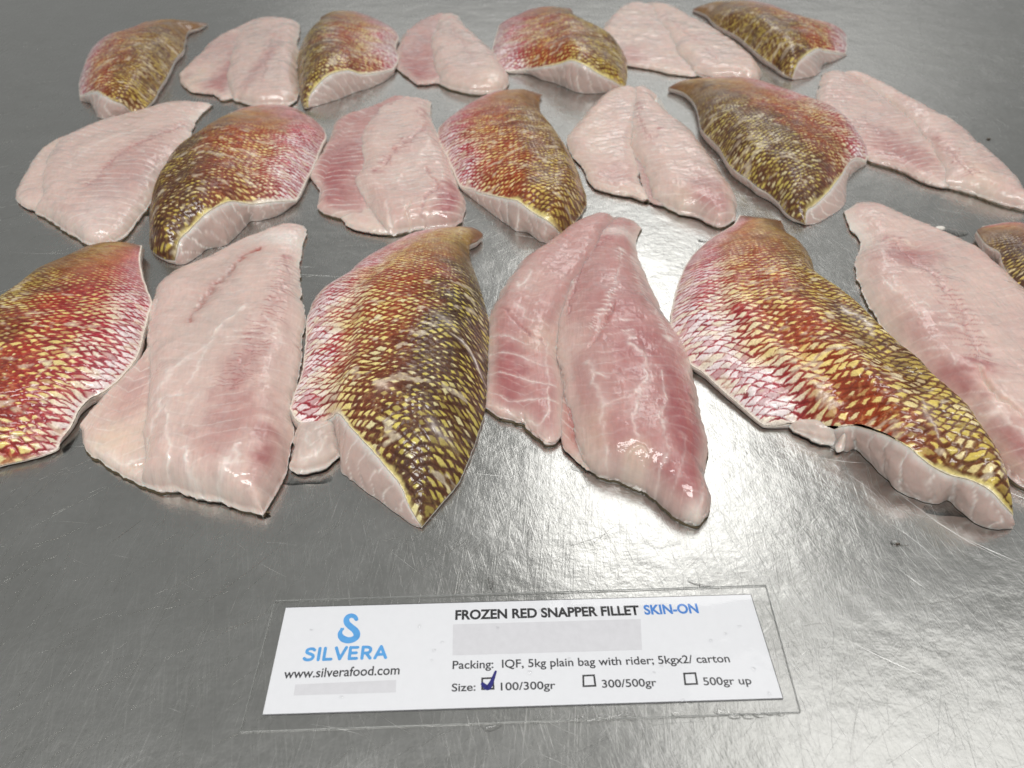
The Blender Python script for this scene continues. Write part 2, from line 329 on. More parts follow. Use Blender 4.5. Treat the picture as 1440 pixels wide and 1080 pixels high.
              'R': [(383.2, 888.4, 2), (397.7, 865.7, 2), (413.3, 804.6, 2), (425.3, 751.5, 2), (433.0, 711.8, 2), (434.4, 661.4, 2), (433.5, 622.8, 2), (427.2, 586.0, 2), (427.3, 571.1, 2)],
              'H': [(366.7, 606.6, 2), (385.7, 592.3, 2), (398.8, 574.8, 2), (415.5, 565.1, 2), (427.3, 571.1, 2)],
              'T': [(368.1, 883.8, 2), (383.2, 888.4, 2)],
              'B': 19,
              'R_': 15,
              'g': (0.5, 0.9, 0.9),
              'tint': ('pale', 'pink'),
              'strokes': [{'p': [(364.7, 826.2), (379.1, 751.1), (387.6, 674.7), (387.0, 602.5)], 'w': 3, 'd': -0.8, 'c': 'rose', 's': 0.35, 'rib': (4.0, 8)}],
              'sept': 0.4,
              'blobs': [(393.0, 602.5, 14.9, 41.9, 'cream', 0.4), (377.9, 682.6, 19.5, 50.4, 'rose', 0.3)]})]},
 {'kind': 'skin',
  'row': 3,
  'scales': True,
  'label': 'red and orange skin-on fillet cut off by the left edge of the front row',
  'skin': {'L': [(-287.1, 509.0, 4.0), (-300.5, 509.0, 4.0), (-308.8, 506.9, 4.0), (-318.6, 500.8, 4.0), (-324.2, 485.8, 4.0), (-331.6, 473.2, 4.0), (-339.8, 459.3, 4.0), (-340.9, 438.1, 4.0), (-344.3, 425.4, 4.0),
                 (-348.8, 406.8, 4.1), (-348.1, 380.1, 4.4), (-336.1, 339.3, 4.7), (-310.7, 297.8, 4.9), (-299.6, 281.6, 5.2)],
           'R': [(-272.4, 495.8, 10.0), (-266.3, 475.4, 9.2), (-252.5, 446.4, 8.4), (-241.6, 426.2, 7.5), (-238.6, 410.7, 7.0), (-230.9, 376.8, 7.0), (-231.0, 356.0, 7.0), (-236.6, 337.8, 7.0), (-243.3, 331.3, 6.2),
                 (-246.6, 323.5, 5.0), (-246.6, 310.2, 3.7), (-248.9, 299.1, 2.5)],
           'H': [(-299.6, 281.6, 5.2), (-281.9, 277.9, 2.5), (-272.5, 281.5, 2.5), (-266.2, 284.1, 2.5), (-256.5, 287.8, 2.5), (-247.6, 293.7, 2.5), (-248.9, 299.1, 2.5)],
           'T': [(-287.1, 509.0, 4.0), (-272.4, 495.8, 10.0)],
           'base': [(-301.3, 280.3), (-282.7, 277.2), (-274.0, 282.3), (-267.6, 284.9), (-257.9, 288.6), (-249.0, 294.5), (-249.6, 299.4)],
           'bulge': 21,
           'belly': 'R',
           'tone': (1.25, 0.1),
           'cell': (9.6, 4.9),
           'follow': 0.15}},
 {'kind': 'flesh',
  'row': 3,
  'label': 'large pale flesh-up fillet with square cut end, second in the front row',
  'parts': [('belly_flap',
             {'L': [(-242.2, 461.5, 2), (-246.6, 436.7, 2), (-236.3, 397.3, 2), (-230.9, 367.5, 2), (-240.1, 332.8, 2), (-243.0, 311.4, 2)],
              'R': [(-230.8, 460.6, 2), (-223.8, 413.6, 2), (-208.8, 362.0, 2), (-192.8, 312.0, 2), (-177.4, 268.4, 2)],
              'H': [(-243.0, 311.4, 2), (-236.4, 299.6, 2), (-225.3, 288.8, 2), (-212.8, 280.5, 2), (-203.1, 274.9, 2), (-189.8, 267.9, 2), (-177.4, 268.4, 2)],
              'T': [(-242.2, 461.5, 2), (-230.8, 460.6, 2)],
              'B': 11,
              'R_': 11,
              'g': (1.1, 1, 0.75),
              'tint': ('pale', 'cream'),
              'sept': 0.4,
              'strokes': [{'p': [(-226.1, 313.3), (-218.4, 319.1), (-211.7, 328.1)], 'w': 1.5, 'd': -1, 'c': 'pale', 's': 0.5}, {'p': [(-223.0, 291.0), (-206.5, 278.0), (-195.3, 283.1)], 'w': 3, 'd': 0.5, 'c': 'white', 's': 0.7},
                          {'p': [(-204.5, 272.9), (-198.1, 275.4), (-192.0, 279.0)], 'w': 3, 'd': -0.8, 'c': 'cream', 's': 0.8}],
              'blobs': [(-218.8, 330.6, 16.2, 39.5, 'rose', 0.3), (-217.6, 287.7, 18.8, 24.9, 'cream', 0.75)]}),
            ('loin',
             {'L': [(-188.5, 535.1, 2), (-200.7, 522.0, 2), (-214.1, 505.2, 2), (-228.6, 481.2, 2), (-241.3, 463.3, 2), (-245.3, 447.1, 2), (-239.8, 421.7, 2), (-231.2, 388.3, 2), (-223.2, 362.0, 2), (-215.4, 346.1, 2),
                    (-208.0, 320.7, 2), (-200.4, 297.4, 2), (-194.3, 282.5, 2), (-192.0, 269.9, 2), (-191.3, 267.9, 2)],
              'R': [(-158.4, 526.3, 2), (-157.6, 501.1, 2), (-152.9, 473.6, 2), (-141.2, 426.6, 2), (-135.5, 403.4, 2), (-131.1, 373.1, 2), (-129.2, 343.5, 2), (-125.9, 320.7, 2), (-121.0, 301.8, 2), (-119.1, 280.5, 2),
                    (-120.9, 262.1, 2), (-124.6, 247.6, 2)],
              'H': [(-191.3, 267.9, 2), (-180.7, 263.1, 2), (-171.6, 263.1, 2), (-160.1, 259.2, 2), (-147.4, 256.4, 2), (-135.9, 251.3, 2), (-124.6, 247.6, 2)],
              'T': [(-188.5, 535.1, 2), (-177.0, 540.7, 2), (-164.2, 538.5, 2), (-158.4, 526.3, 2)],
              'B': 24,
              'R_': 16,
              'g': (0.3, 0.75, 1),
              'tint': ('pale', 'pale'),
              'sept': 0.12,
              'strokes': [{'p': [(-185.3, 487.3), (-193.0, 467.9), (-197.7, 440.7), (-202.1, 415.4), (-202.6, 391.9)], 'w': 4.6, 'd': -1.8, 'c': 'blood', 's': 1.1},
                          {'p': [(-188.7, 480.4), (-195.4, 449.5), (-201.0, 419.5), (-204.0, 388.2), (-209.0, 373.6), (-216.2, 359.7)], 'w': 8, 'd': -0.6, 'c': 'grey', 's': 0.5, 'rib': (4.0, 6)},
                          {'p': [(-161.1, 482.4), (-154.3, 436.3), (-155.5, 395.7), (-155.7, 353.0), (-155.5, 321.4)], 'w': 5, 'd': -0.5, 'c': 'rose', 's': 0.3, 'rib': (4.2, 9)},
                          {'p': [(-173.2, 411.4), (-178.4, 391.9), (-182.4, 375.1)], 'w': 2.2, 'd': 0.9, 'c': 'white', 's': 0.6},
                          {'p': [(-162.6, 388.2), (-145.1, 383.8), (-146.4, 377.9)], 'w': 0.9, 'd': 0.2, 'c': 'white', 's': 0.75},
                          {'p': [(-169.3, 380.1), (-151.9, 380.8), (-144.9, 375.1)], 'w': 0.9, 'd': 0.2, 'c': 'white', 's': 0.75},
                          {'p': [(-174.6, 372.2), (-159.3, 375.1), (-145.9, 372.2)], 'w': 0.9, 'd': 0.2, 'c': 'white', 's': 0.75},
                          {'p': [(-173.9, 365.2), (-163.4, 365.9), (-152.3, 364.5)], 'w': 0.9, 'd': 0.2, 'c': 'white', 's': 0.6}, {'p': [(-157.2, 397.3), (-146.6, 390.4)], 'w': 1.6, 'd': 0.4, 'c': 'white', 's': 0.7},
                          {'p': [(-184.0, 363.1), (-191.7, 349.7), (-196.3, 333.7), (-201.4, 321.4)], 'w': 3.5, 'd': 0.4, 'c': 'white', 's': 0.6},
                          {'p': [(-182.8, 373.6), (-181.3, 333.7), (-185.1, 320.3)], 'w': 1.2, 'd': 0.2, 'c': 'white', 's': 0.5},
                          {'p': [(-183.9, 320.3), (-193.4, 317.9), (-193.3, 304.1), (-189.7, 285.1)], 'w': 3, 'd': -0.9, 'c': 'white', 's': 0.55},
                          {'p': [(-188.5, 312.6), (-182.7, 293.1), (-174.8, 277.3), (-172.4, 262.5)], 'w': 2, 'd': 0.5, 'c': 'white', 's': 0.6},
                          {'p': [(-166.3, 277.3), (-164.5, 264.9), (-155.1, 255.4), (-149.5, 260.1), (-142.8, 274.8), (-140.2, 281.4)], 'w': 3.2, 'd': 0.5, 'c': 'white', 's': 0.75},
                          {'p': [(-148.1, 255.4), (-141.5, 263.5), (-139.8, 277.3)], 'w': 3, 'd': 0.3, 'c': 'white', 's': 0.6}, {'p': [(-171.6, 290.4), (-174.8, 304.1), (-171.5, 321.4)], 'w': 1, 'd': 0.2, 'c': 'white', 's': 0.35},
                          {'p': [(-143.9, 253.1), (-139.2, 246.2)], 'w': 1.5, 'd': -0.8, 'c': 'white', 's': 0.4}, {'p': [(-128.7, 248.5), (-122.0, 238.7)], 'w': 1.5, 'd': -0.8, 'c': 'white', 's': 0.4}],
              'blobs': [(-120.7, 277.3, 14.7, 38.2, 'rose', 0.75), (-149.3, 298.5, 23.0, 35.1, 'rose', 0.4), (-187.1, 388.2, 22.3, 48.1, 'grey', 0.45), (-172.0, 507.8, 31.8, 15.0, 'white', 0.6),
                        (-156.1, 346.4, 16.7, 41.8, 'rose', 0.3), (-182.1, 277.3, 11.0, 26.7, 'pale', 0.5), (-194.3, 472.7, 25.2, 51.2, 'grey', 0.4)]})]},
 {'kind': 'skin',
  'row': 3,
  'scales': True,
  'label': 'large dark brown and yellow skin-on fillet, third in the front row',
  'skin': {'L': [(-40.4, 533.8, 4.0), (-60.1, 530.7, 4.5), (-76.3, 522.1, 5.0), (-86.9, 509.6, 5.5), (-107.3, 484.5, 6.0), (-117.2, 462.6, 6.0), (-131.3, 441.2, 6.0), (-134.9, 415.3, 6.0), (-130.5, 384.6, 6.0),
                 (-126.2, 353.1, 6.1), (-126.6, 333.2, 6.1), (-126.4, 322.7, 6.2), (-126.1, 321.5, 6.3)],
           'R': [(-26.2, 508.7, 6.0), (-32.8, 498.3, 5.5), (-25.7, 462.5, 4.9), (-17.1, 420.8, 4.4), (-14.8, 383.5, 4.0), (-15.4, 352.9, 4.0), (-15.5, 325.2, 4.0), (-19.9, 299.3, 4.0), (-25.8, 276.3, 3.7), (-28.7, 267.7, 3.3),
                 (-36.0, 255.2, 2.9), (-44.5, 241.0, 2.5)],
           'H': [(-126.1, 321.5, 6.3), (-120.2, 312.4, 6.0), (-110.0, 309.1, 5.9), (-100.9, 310.5, 9.9), (-95.0, 308.3, 15.8), (-87.2, 297.8, 17.3), (-76.5, 282.7, 18.5), (-65.2, 269.6, 15.8), (-56.5, 259.8, 12.1),
                 (-50.9, 249.7, 7.1), (-44.5, 241.0, 2.5)],
           'T': [(-40.4, 533.8, 4.0), (-30.9, 531.5, 4.7), (-22.3, 519.4, 5.3), (-26.2, 508.7, 6.0)],
           'base': [(-125.7, 319.9), (-120.1, 310.6), (-109.4, 307.2), (-99.7, 308.3), (-93.7, 291.8), (-91.0, 280.3), (-78.1, 267.2), (-67.0, 258.6), (-58.1, 250.7), (-49.5, 243.4), (-44.7, 241.7)],
           'bulge': 21,
           'belly': 'L',
           'tone': (0.45, 1.0),
           'cell': (8.6, 4.9),
           'follow': 0.1,
           'strokes': [{'p': [(-35.4, 359.0), (-25.1, 355.6), (-14.7, 342.5)], 'w': 0.9, 'd': 0.3, 'c': 'white', 's': 1.5}, {'p': [(-47.5, 376.1), (-33.8, 363.3)], 'w': 2.5, 'd': 0.1, 'c': 'white', 's': 0.6},
                       {'p': [(-71.7, 315.0), (-64.4, 309.2)], 'w': 3.5, 'd': 0.1, 'c': 'cream', 's': 0.8}, {'p': [(-40.8, 289.2), (-33.0, 282.9)], 'w': 2.5, 'd': 0.1, 'c': 'white', 's': 0.7}]},
  'extra': [('belly_meat',
             {'L': [(-120.6, 314.9, 2), (-120.4, 295.2, 2), (-118.3, 280.5, 2)],
              'R': [(-96.2, 313.1, 2), (-94.1, 300.7, 2), (-92.9, 288.8, 2)],
              'H': [(-118.3, 280.5, 2), (-112.8, 277.4, 2), (-105.3, 277.9, 2), (-98.2, 279.9, 2), (-92.9, 288.8, 2)],
              'T': [(-120.6, 314.9, 2), (-96.2, 313.1, 2)],
              'B': 13,
              'R_': 9,
              'g': (1, 1, 0.9),
              'tint': ('grey', 'grey'),
              'strokes': [{'p': [(-113.1, 277.0), (-104.8, 282.2), (-97.8, 295.4)], 'w': 1.5, 'd': 0.6, 'c': 'white', 's': 0.7}, {'p': [(-111.8, 298.1), (-102.9, 282.2)], 'w': 1.2, 'd': -0.8, 'c': 'white', 's': 0.4}]})]},
 {'kind': 'flesh',
  'row': 3,
  'label': 'large rosy flesh-up fillet with tapered tip pointing at the card, fourth in the front row',
  'parts': [('belly_flap',
             {'L': [(66.7, 548.7, 2), (50.7, 536.2, 2), (25.2, 507.2, 2), (5.7, 481.2, 2), (-7.9, 448.0, 2), (-15.7, 418.4, 2), (-16.4, 390.5, 2), (-16.4, 356.0, 2), (-15.6, 327.9, 2)],
              'R': [(85.3, 541.8, 2), (68.6, 494.0, 2), (54.1, 456.0, 2), (40.1, 421.7, 2), (29.7, 383.1, 2), (30.2, 348.7, 2), (28.6, 307.4, 2), (28.5, 306.3, 2)],
              'H': [(-15.6, 327.9, 2), (-6.5, 319.6, 2), (6.4, 313.1, 2), (14.2, 302.9, 2), (17.2, 297.9, 2), (23.5, 299.6, 2), (28.5, 306.3, 2)],
              'T': [(66.7, 548.7, 2), (85.3, 541.8, 2)],
              'B': 15,
              'R_': 13,
              'g': (1.1, 1, 0.6),
              'tint': ('pink', 'rose'),
              'sept': 0.05,
              'strokes': [{'p': [(-13.1, 372.4), (0.0, 366.1), (13.6, 356.5), (23.4, 356.5)], 'w': 1.1, 'd': -0.5, 'c': 'white', 's': 0.75},
                          {'p': [(-15.3, 354.5), (-2.1, 347.9), (12.5, 341.5), (26.1, 339.6)], 'w': 1.1, 'd': -0.5, 'c': 'white', 's': 0.75},
                          {'p': [(-14.9, 339.4), (-2.0, 328.2), (12.1, 325.2), (26.3, 325.8)], 'w': 1.1, 'd': -0.5, 'c': 'white', 's': 0.75},
                          {'p': [(-12.2, 326.9), (2.0, 317.4), (13.8, 309.3), (19.0, 313.3), (21.2, 328.1)], 'w': 1.1, 'd': -0.4, 'c': 'white', 's': 0.7},
                          {'p': [(-13.5, 392.2), (-2.2, 383.3), (10.9, 373.2)], 'w': 1.2, 'd': -0.8, 'c': 'white', 's': 0.5}, {'p': [(12.3, 455.6), (8.7, 439.6), (3.8, 436.1)], 'w': 1.2, 'd': 0.2, 'c': 'white', 's': 0.8},
                          {'p': [(3.4, 442.2), (7.1, 429.3)], 'w': 1, 'd': 0.2, 'c': 'white', 's': 0.7}, {'p': [(0.0, 418.3), (11.4, 402.4), (22.6, 394.7)], 'w': 1.3, 'd': -0.6, 'c': 'white', 's': 0.45},
                          {'p': [(-7.0, 414.2), (4.5, 394.7), (19.7, 376.2)], 'w': 2, 'd': -1.2, 'c': 'rose', 's': 0.5}, {'p': [(23.0, 380.1), (20.3, 352.4), (20.3, 327.0)], 'w': 1.2, 'd': 0.1, 'c': 'white', 's': 0.5},
                          {'p': [(13.7, 300.5), (21.4, 297.7)], 'w': 4, 'd': 0.6, 'c': 'white', 's': 0.9}],
              'blobs': [(-2.1, 346.4, 12.5, 34.4, 'rose', 0.7), (15.5, 304.1, 11.6, 14.4, 'rose', 0.6), (12.2, 449.5, 24.4, 37.8, 'pale', 0.4), (17.6, 380.8, 15.4, 18.8, 'cream', 0.35), (-5.8, 306.9, 15.5, 5.7, 'pale', 0.5)]}),
            ('seam_meat',
             {'L': [(38.6, 430.0, 2), (28.8, 383.1, 2), (26.7, 336.0, 2), (26.1, 305.2, 2)],
              'R': [(57.9, 430.0, 2), (51.2, 375.9, 2), (51.0, 323.7, 2), (50.9, 279.4, 2)],
              'H': [(26.1, 305.2, 2), (29.1, 294.1, 2), (35.0, 284.6, 2), (41.4, 278.4, 2), (50.9, 279.4, 2)],
              'T': [(38.6, 430.0, 2), (57.9, 430.0, 2)],
              'B': 3,
              'R_': 6,
              'g': (0.8, 0.9, 1.4),
              'tint': ('blood', 'rose'),
              'blobs': [(32.4, 277.3, 9.2, 11.4, 'cream', 0.9)]}),
            ('loin',
             {'L': [(68.8, 546.4, 2), (56.5, 516.6, 2), (44.8, 476.4, 2), (36.0, 444.5, 2), (30.2, 414.4, 2), (27.9, 393.5, 2), (27.2, 377.4, 2), (29.7, 356.0, 2), (30.3, 333.5, 2), (33.5, 317.2, 2)],
              'R': [(101.1, 534.0, 2), (92.8, 507.2, 2), (95.7, 464.2, 2), (100.3, 432.5, 2), (104.1, 404.2, 2), (109.6, 374.5, 2), (108.2, 344.2, 2), (107.6, 312.0, 2), (105.8, 292.0, 2), (101.1, 269.4, 2), (101.1, 256.4, 2),
                    (97.5, 247.2, 2)],
              'H': [(33.5, 317.2, 2), (35.3, 295.2, 2), (39.3, 280.5, 2), (48.9, 273.9, 2), (63.1, 267.4, 2), (73.3, 258.8, 2), (79.7, 248.6, 2), (88.1, 241.8, 2), (93.0, 241.8, 2), (97.5, 247.2, 2)],
              'T': [(68.8, 546.4, 2), (81.7, 551.0, 2), (96.2, 544.1, 2), (101.1, 534.0, 2)],
              'B': 27,
              'R_': 25,
              'g': (0.45, 0.85, 0.95),
              'tint': ('pink', 'rose'),
              'sept': 0.08,
              'strokes': [{'p': [(68.1, 499.1), (51.3, 469.5), (42.0, 433.5), (35.2, 404.9)], 'w': 1.6, 'd': -1.0, 'c': 'rose', 's': 0.6, 'rib': (3.4, 5)},
                          {'p': [(79.0, 482.2), (71.5, 444.8), (66.5, 423.3), (55.8, 391.6), (51.4, 376.9)], 'w': 1.3, 'd': -0.6, 'c': 'white', 's': 0.4, 'rib': (3.6, 4)},
                          {'p': [(64.4, 404.2), (54.6, 380.0), (44.4, 360.2)], 'w': 2, 'd': -2.0, 'c': 'blood', 's': 0.35}, {'p': [(43.5, 457.4), (39.3, 427.6)], 'w': 1, 'd': 0.2, 'c': 'white', 's': 0.5},
                          {'p': [(66.1, 386.9), (74.8, 386.1)], 'w': 0.8, 'd': 0.1, 'c': 'white', 's': 0.7}, {'p': [(67.6, 376.6), (74.6, 377.3)], 'w': 0.8, 'd': 0.1, 'c': 'white', 's': 0.7},
                          {'p': [(68.1, 365.9), (73.8, 367.3)], 'w': 0.8, 'd': 0.1, 'c': 'white', 's': 0.6},
                          {'p': [(70.4, 372.5), (70.2, 363.3), (75.1, 355.1), (77.1, 345.2), (75.0, 329.3), (69.3, 318.4), (73.8, 314.3)], 'w': 2, 'd': 0.3, 'c': 'white', 's': 0.6},
                          {'p': [(69.3, 318.4), (66.6, 302.9), (63.4, 291.9), (66.1, 283.9)], 'w': 1.8, 'd': 0.2, 'c': 'white', 's': 0.55},
                          {'p': [(46.1, 341.2), (48.2, 322.5), (50.3, 310.7), (48.3, 296.7)], 'w': 2.4, 'd': 0.3, 'c': 'white', 's': 0.6},
                          {'p': [(49.2, 308.5), (61.9, 312.6), (69.3, 318.4)], 'w': 1.2, 'd': 0.2, 'c': 'white', 's': 0.45}, {'p': [(45.7, 351.0), (50.2, 331.7)], 'w': 2.5, 'd': 0.3, 'c': 'white', 's': 0.5},
                          {'p': [(85.3, 338.0), (84.1, 313.6), (78.5, 296.7), (77.6, 275.6), (72.9, 263.3), (68.4, 251.5)], 'w': 1.4, 'd': 0.1, 'c': 'white', 's': 0.5},
                          {'p': [(48.6, 298.8), (48.4, 280.1), (50.6, 272.5)], 'w': 1.2, 'd': 0.2, 'c': 'white', 's': 0.4},
                          {'p': [(66.5, 264.9), (59.8, 266.4), (60.8, 274.8), (66.4, 278.9), (68.8, 274.8)], 'w': 1.6, 'd': -0.9, 'c': 'cream', 's': 0.6},
                          {'p': [(90.1, 287.7), (85.9, 267.4), (79.0, 253.1)], 'w': 1.2, 'd': 0.1, 'c': 'white', 's': 0.3}, {'p': [(95.3, 259.2), (89.6, 247.6), (85.6, 238.7)], 'w': 2.5, 'd': -0.8, 'c': 'white', 's': 0.5},
                          {'p': [(30.1, 321.0), (28.3, 309.3)], 'w': 3, 'd': 1.5, 'c': 'white', 's': 0.8},
                          {'p': [(87.5, 477.3), (88.3, 436.1), (91.4, 407.1), (95.0, 376.9)], 'w': 1.2, 'd': -0.3, 'c': 'white', 's': 0.3, 'rib': (3.6, 4)}],
              'blobs': [(94.7, 304.1, 15.5, 55.6, 'rose', 1.0), (76.6, 359.7, 21.3, 59.8, 'rose', 0.55), (77.2, 253.1, 17.5, 19.2, 'rose', 0.8), (59.3, 403.5, 18.2, 41.6, 'rose', 0.3), (37.0, 373.6, 13.1, 26.0, 'pale', 0.5),
                        (43.1, 287.7, 11.3, 27.8, 'cream', 0.35), (63.8, 272.3, 9.1, 12.8, 'cream', 0.5), (90.3, 238.7, 7.5, 9.8, 'white', 0.85), (85.3, 513.1, 24.0, 10.8, 'white', 0.4)]})]},
 {'kind': 'skin',
  'row': 3,
  'scales': True,
  'label': 'large golden skin-on fillet with white net pattern on its left, fifth in the front row',
  'skin': {'L': [(181.6, 553.1, 4.0), (172.9, 536.7, 4.2), (154.1, 517.7, 4.5), (132.2, 489.6, 4.7), (118.4, 459.7, 4.9), (108.9, 428.2, 5.0), (103.5, 403.2, 5.0), (105.2, 380.0, 5.0), (108.3, 364.5, 5.0), (116.0, 354.6, 4.8),
                 (124.5, 339.1, 4.2), (132.5, 326.1, 3.7), (140.5, 313.2, 3.1), (147.5, 312.0, 2.5)],
           'R': [(211.4, 542.1, 5.0), (210.9, 521.4, 4.8), (217.6, 502.8, 4.6), (218.5, 486.0, 4.4), (215.3, 456.2, 4.2), (218.4, 437.1, 4.1), (225.4, 418.9, 4.0), (230.3, 397.6, 4.0), (232.0, 374.9, 4.0), (237.1, 356.9, 4.0),
                 (244.3, 341.9, 4.0), (247.9, 320.1, 4.3), (254.7, 303.7, 5.1), (254.7, 286.1, 5.9), (254.7, 269.6, 6.7), (250.0, 254.0, 7.5), (245.4, 243.3, 8.4)],
           'H': [(147.5, 312.0, 2.5), (159.5, 312.0, 4.2), (171.2, 304.3, 5.6), (178.6, 298.3, 15.2), (185.5, 299.2, 14.9), (192.9, 287.1, 21.4), (199.7, 273.8, 25.4), (206.9, 265.9, 22.3), (218.5, 262.4, 16.7),
                 (226.1, 256.3, 18.7), (231.6, 249.1, 20.0), (237.5, 244.8, 15.7), (245.4, 243.3, 8.4)],
           'T': [(181.6, 553.1, 4.0), (211.4, 542.1, 5.0)],
           'base': [(149.8, 312.3), (160.4, 311.7), (172.8, 304.9), (175.5, 297.2), (182.7, 293.9), (188.6, 295.6), (194.1, 281.3), (200.1, 266.3), (207.8, 260.5), (216.1, 256.7), (223.5, 259.5), (225.7, 253.0), (230.1, 245.2),
                    (237.6, 240.8), (247.6, 241.2)],
           'bulge': 21,
           'belly': 'L',
           'tone': (0.7, 0.3),
           'cell': (10.2, 5.0),
           'follow': -0.35,
           'strokes': [{'p': [(201.8, 384.6), (206.7, 373.0), (209.0, 364.5)], 'w': 2.0, 'd': 0.1, 'c': 'white', 's': 0.9}, {'p': [(214.9, 302.9), (215.1, 289.2), (214.8, 277.7)], 'w': 2.5, 'd': 0.1, 'c': 'white', 's': 0.7}]},
  'extra': [('belly_meat',
             {'L': [(157.1, 313.1, 2), (158.3, 308.5, 2), (157.9, 307.4, 2)],
              'R': [(193.0, 310.3, 2), (192.1, 302.9, 2), (189.5, 295.2, 2)],
              'H': [(157.9, 307.4, 2), (165.0, 301.8, 2), (173.1, 296.3, 2), (189.5, 295.2, 2)],
              'T': [(157.1, 313.1, 2), (193.0, 310.3, 2)],
              'B': 13,
              'R_': 7,
              'g': (1, 1, 1),
              'tint': ('grey', 'pale')}),
            ('loose_flake',
             {'L': [(179.2, 312.0, 2), (178.1, 303.5, 2), (176.9, 299.6, 2)],
              'R': [(187.2, 312.0, 2), (185.8, 305.2, 2), (183.3, 296.3, 2)],
              'H': [(176.9, 299.6, 2), (177.2, 293.1, 2), (180.3, 293.1, 2), (183.3, 296.3, 2)],
              'T': [(179.2, 312.0, 2), (187.2, 312.0, 2)],
              'B': 16,
              'R_': 5,
              'g': (1, 1, 1),
              'tint': ('grey', 'grey')})]},
 {'kind': 'flesh',
  'row': 3,
  'label': 'large pink flesh-up fillet running off the right edge of the front row',
  'parts': [('loin',
             {'L': [(268.7, 562.7, 2), (264.0, 536.2, 2), (265.1, 516.6, 2), (250.4, 484.1, 2), (244.8, 454.2, 2), (242.8, 423.3, 2), (242.6, 388.3, 2), (241.7, 359.3, 2), (247.2, 339.1, 2), (252.6, 317.8, 2), (258.0, 300.7, 2),
                    (259.4, 281.5, 2), (262.6, 270.4, 2), (267.8, 264.5, 2)],
              'R': [(308.8, 565.1, 2), (317.6, 546.4, 2), (329.0, 531.8, 2), (340.5, 511.4, 2), (349.4, 489.0, 2), (351.1, 463.3, 2), (351.7, 438.4, 2), (351.5, 405.7, 2), (343.7, 362.0, 2), (327.3, 317.8, 2)],
              'H': [(267.8, 264.5, 2), (276.2, 259.7, 2), (299.9, 279.4, 2), (327.3, 317.8, 2)],
              'T': [(268.7, 562.7, 2), (283.2, 574.8, 2), (296.6, 574.8, 2), (308.8, 565.1, 2)],
              'B': 24,
              'R_': 19,
              'g': (0.35, 0.85, 1),
              'tint': ('pale', 'pink'),
              'sept': 0.15,
              'strokes': [{'p': [(281.9, 497.3), (280.9, 458.4), (286.3, 436.1), (281.0, 391.6), (272.5, 346.0)], 'w': 3, 'd': -1.0, 'c': 'rose', 's': 0.35, 'rib': (4.5, 9)},
                          {'p': [(285.9, 492.6), (292.4, 485.6), (282.8, 480.7)], 'w': 2.5, 'd': -1, 'c': 'cream', 's': 0.4},
                          {'p': [(269.6, 343.1), (269.3, 326.8), (270.0, 313.6), (274.3, 300.5)], 'w': 2.2, 'd': -3.0, 'c': 'cream', 's': 0.6},
                          {'p': [(258.8, 313.6), (265.2, 306.7), (268.9, 291.2)], 'w': 3, 'd': 0.5, 'c': 'white', 's': 0.6}, {'p': [(255.0, 450.6), (252.9, 428.0), (255.0, 424.6)], 'w': 1.1, 'd': 0.2, 'c': 'white', 's': 0.6},
                          {'p': [(260.9, 446.4), (257.9, 433.3), (262.8, 429.9)], 'w': 1.1, 'd': 0.2, 'c': 'white', 's': 0.6}, {'p': [(254.7, 405.8), (265.1, 409.0), (267.0, 402.7)], 'w': 1.1, 'd': 0.2, 'c': 'white', 's': 0.6},
                          {'p': [(259.1, 396.5), (272.5, 399.6), (274.0, 392.6)], 'w': 1.4, 'd': 0.2, 'c': 'white', 's': 0.65}, {'p': [(263.3, 386.0), (274.3, 383.8), (275.4, 376.5)], 'w': 1.3, 'd': 0.2, 'c': 'white', 's': 0.6},
                          {'p': [(251.5, 365.8), (259.2, 358.9), (259.0, 348.9)], 'w': 1.1, 'd': 0.2, 'c': 'white', 's': 0.5},
                          {'p': [(237.1, 336.4), (239.8, 325.3), (235.5, 316.9), (240.2, 312.2)], 'w': 1.6, 'd': -0.6, 'c': 'white', 's': 0.5}, {'p': [(266.8, 484.0), (260.7, 460.2)], 'w': 1, 'd': 0.1, 'c': 'white', 's': 0.4},
                          {'p': [(262.1, 295.4), (255.5, 284.7), (248.2, 279.5)], 'w': 1.2, 'd': 0.2, 'c': 'white', 's': 0.35}],
              'blobs': [(255.1, 287.7, 22.5, 27.8, 'rose', 1.0), (248.5, 333.7, 20.4, 26.1, 'rose', 0.6), (282.6, 472.7, 25.2, 21.7, 'rose', 0.5), (308.5, 419.5, 28.0, 53.2, 'pale', 0.5), (262.1, 523.9, 11.9, 34.4, 'white', 0.8),
                        (255.4, 380.8, 26.4, 38.7, 'rose', 0.25), (259.4, 277.3, 14.7, 10.4, 'rose', 0.6)]})]},
 {'kind': 'skin',
  'row': 3,
  'label': 'skin-on fillet tail poking in at the right edge above the pink fillet',
  'skin': {'L': [(353.3, 518.3, 9.0), (350.0, 497.3, 10.3), (352.6, 484.1, 11.6), (347.4, 464.3, 12.0), (344.1, 443.5, 12.0), (345.9, 435.0, 11.3), (353.2, 419.6, 9.3), (356.9, 398.7, 7.2)],
           'R': [(366.0, 533.1, 5.0), (386.4, 538.7, 5.0), (400.4, 537.6, 5.0), (410.5, 520.0, 5.0), (412.5, 489.1, 5.0), (406.6, 451.5, 5.0), (391.9, 417.6, 4.9)],
           'H': [(356.9, 398.7, 7.2), (371.1, 402.2, 5.7), (391.9, 417.6, 4.9)],
           'T': [(353.3, 518.3, 9.0), (366.0, 533.1, 5.0)],
           'base': [(359.3, 396.9), (373.0, 400.7), (393.6, 416.4)],
           'bulge': 14,
           'belly': 'R',
           'tone': (1.1, 0.9)}}]
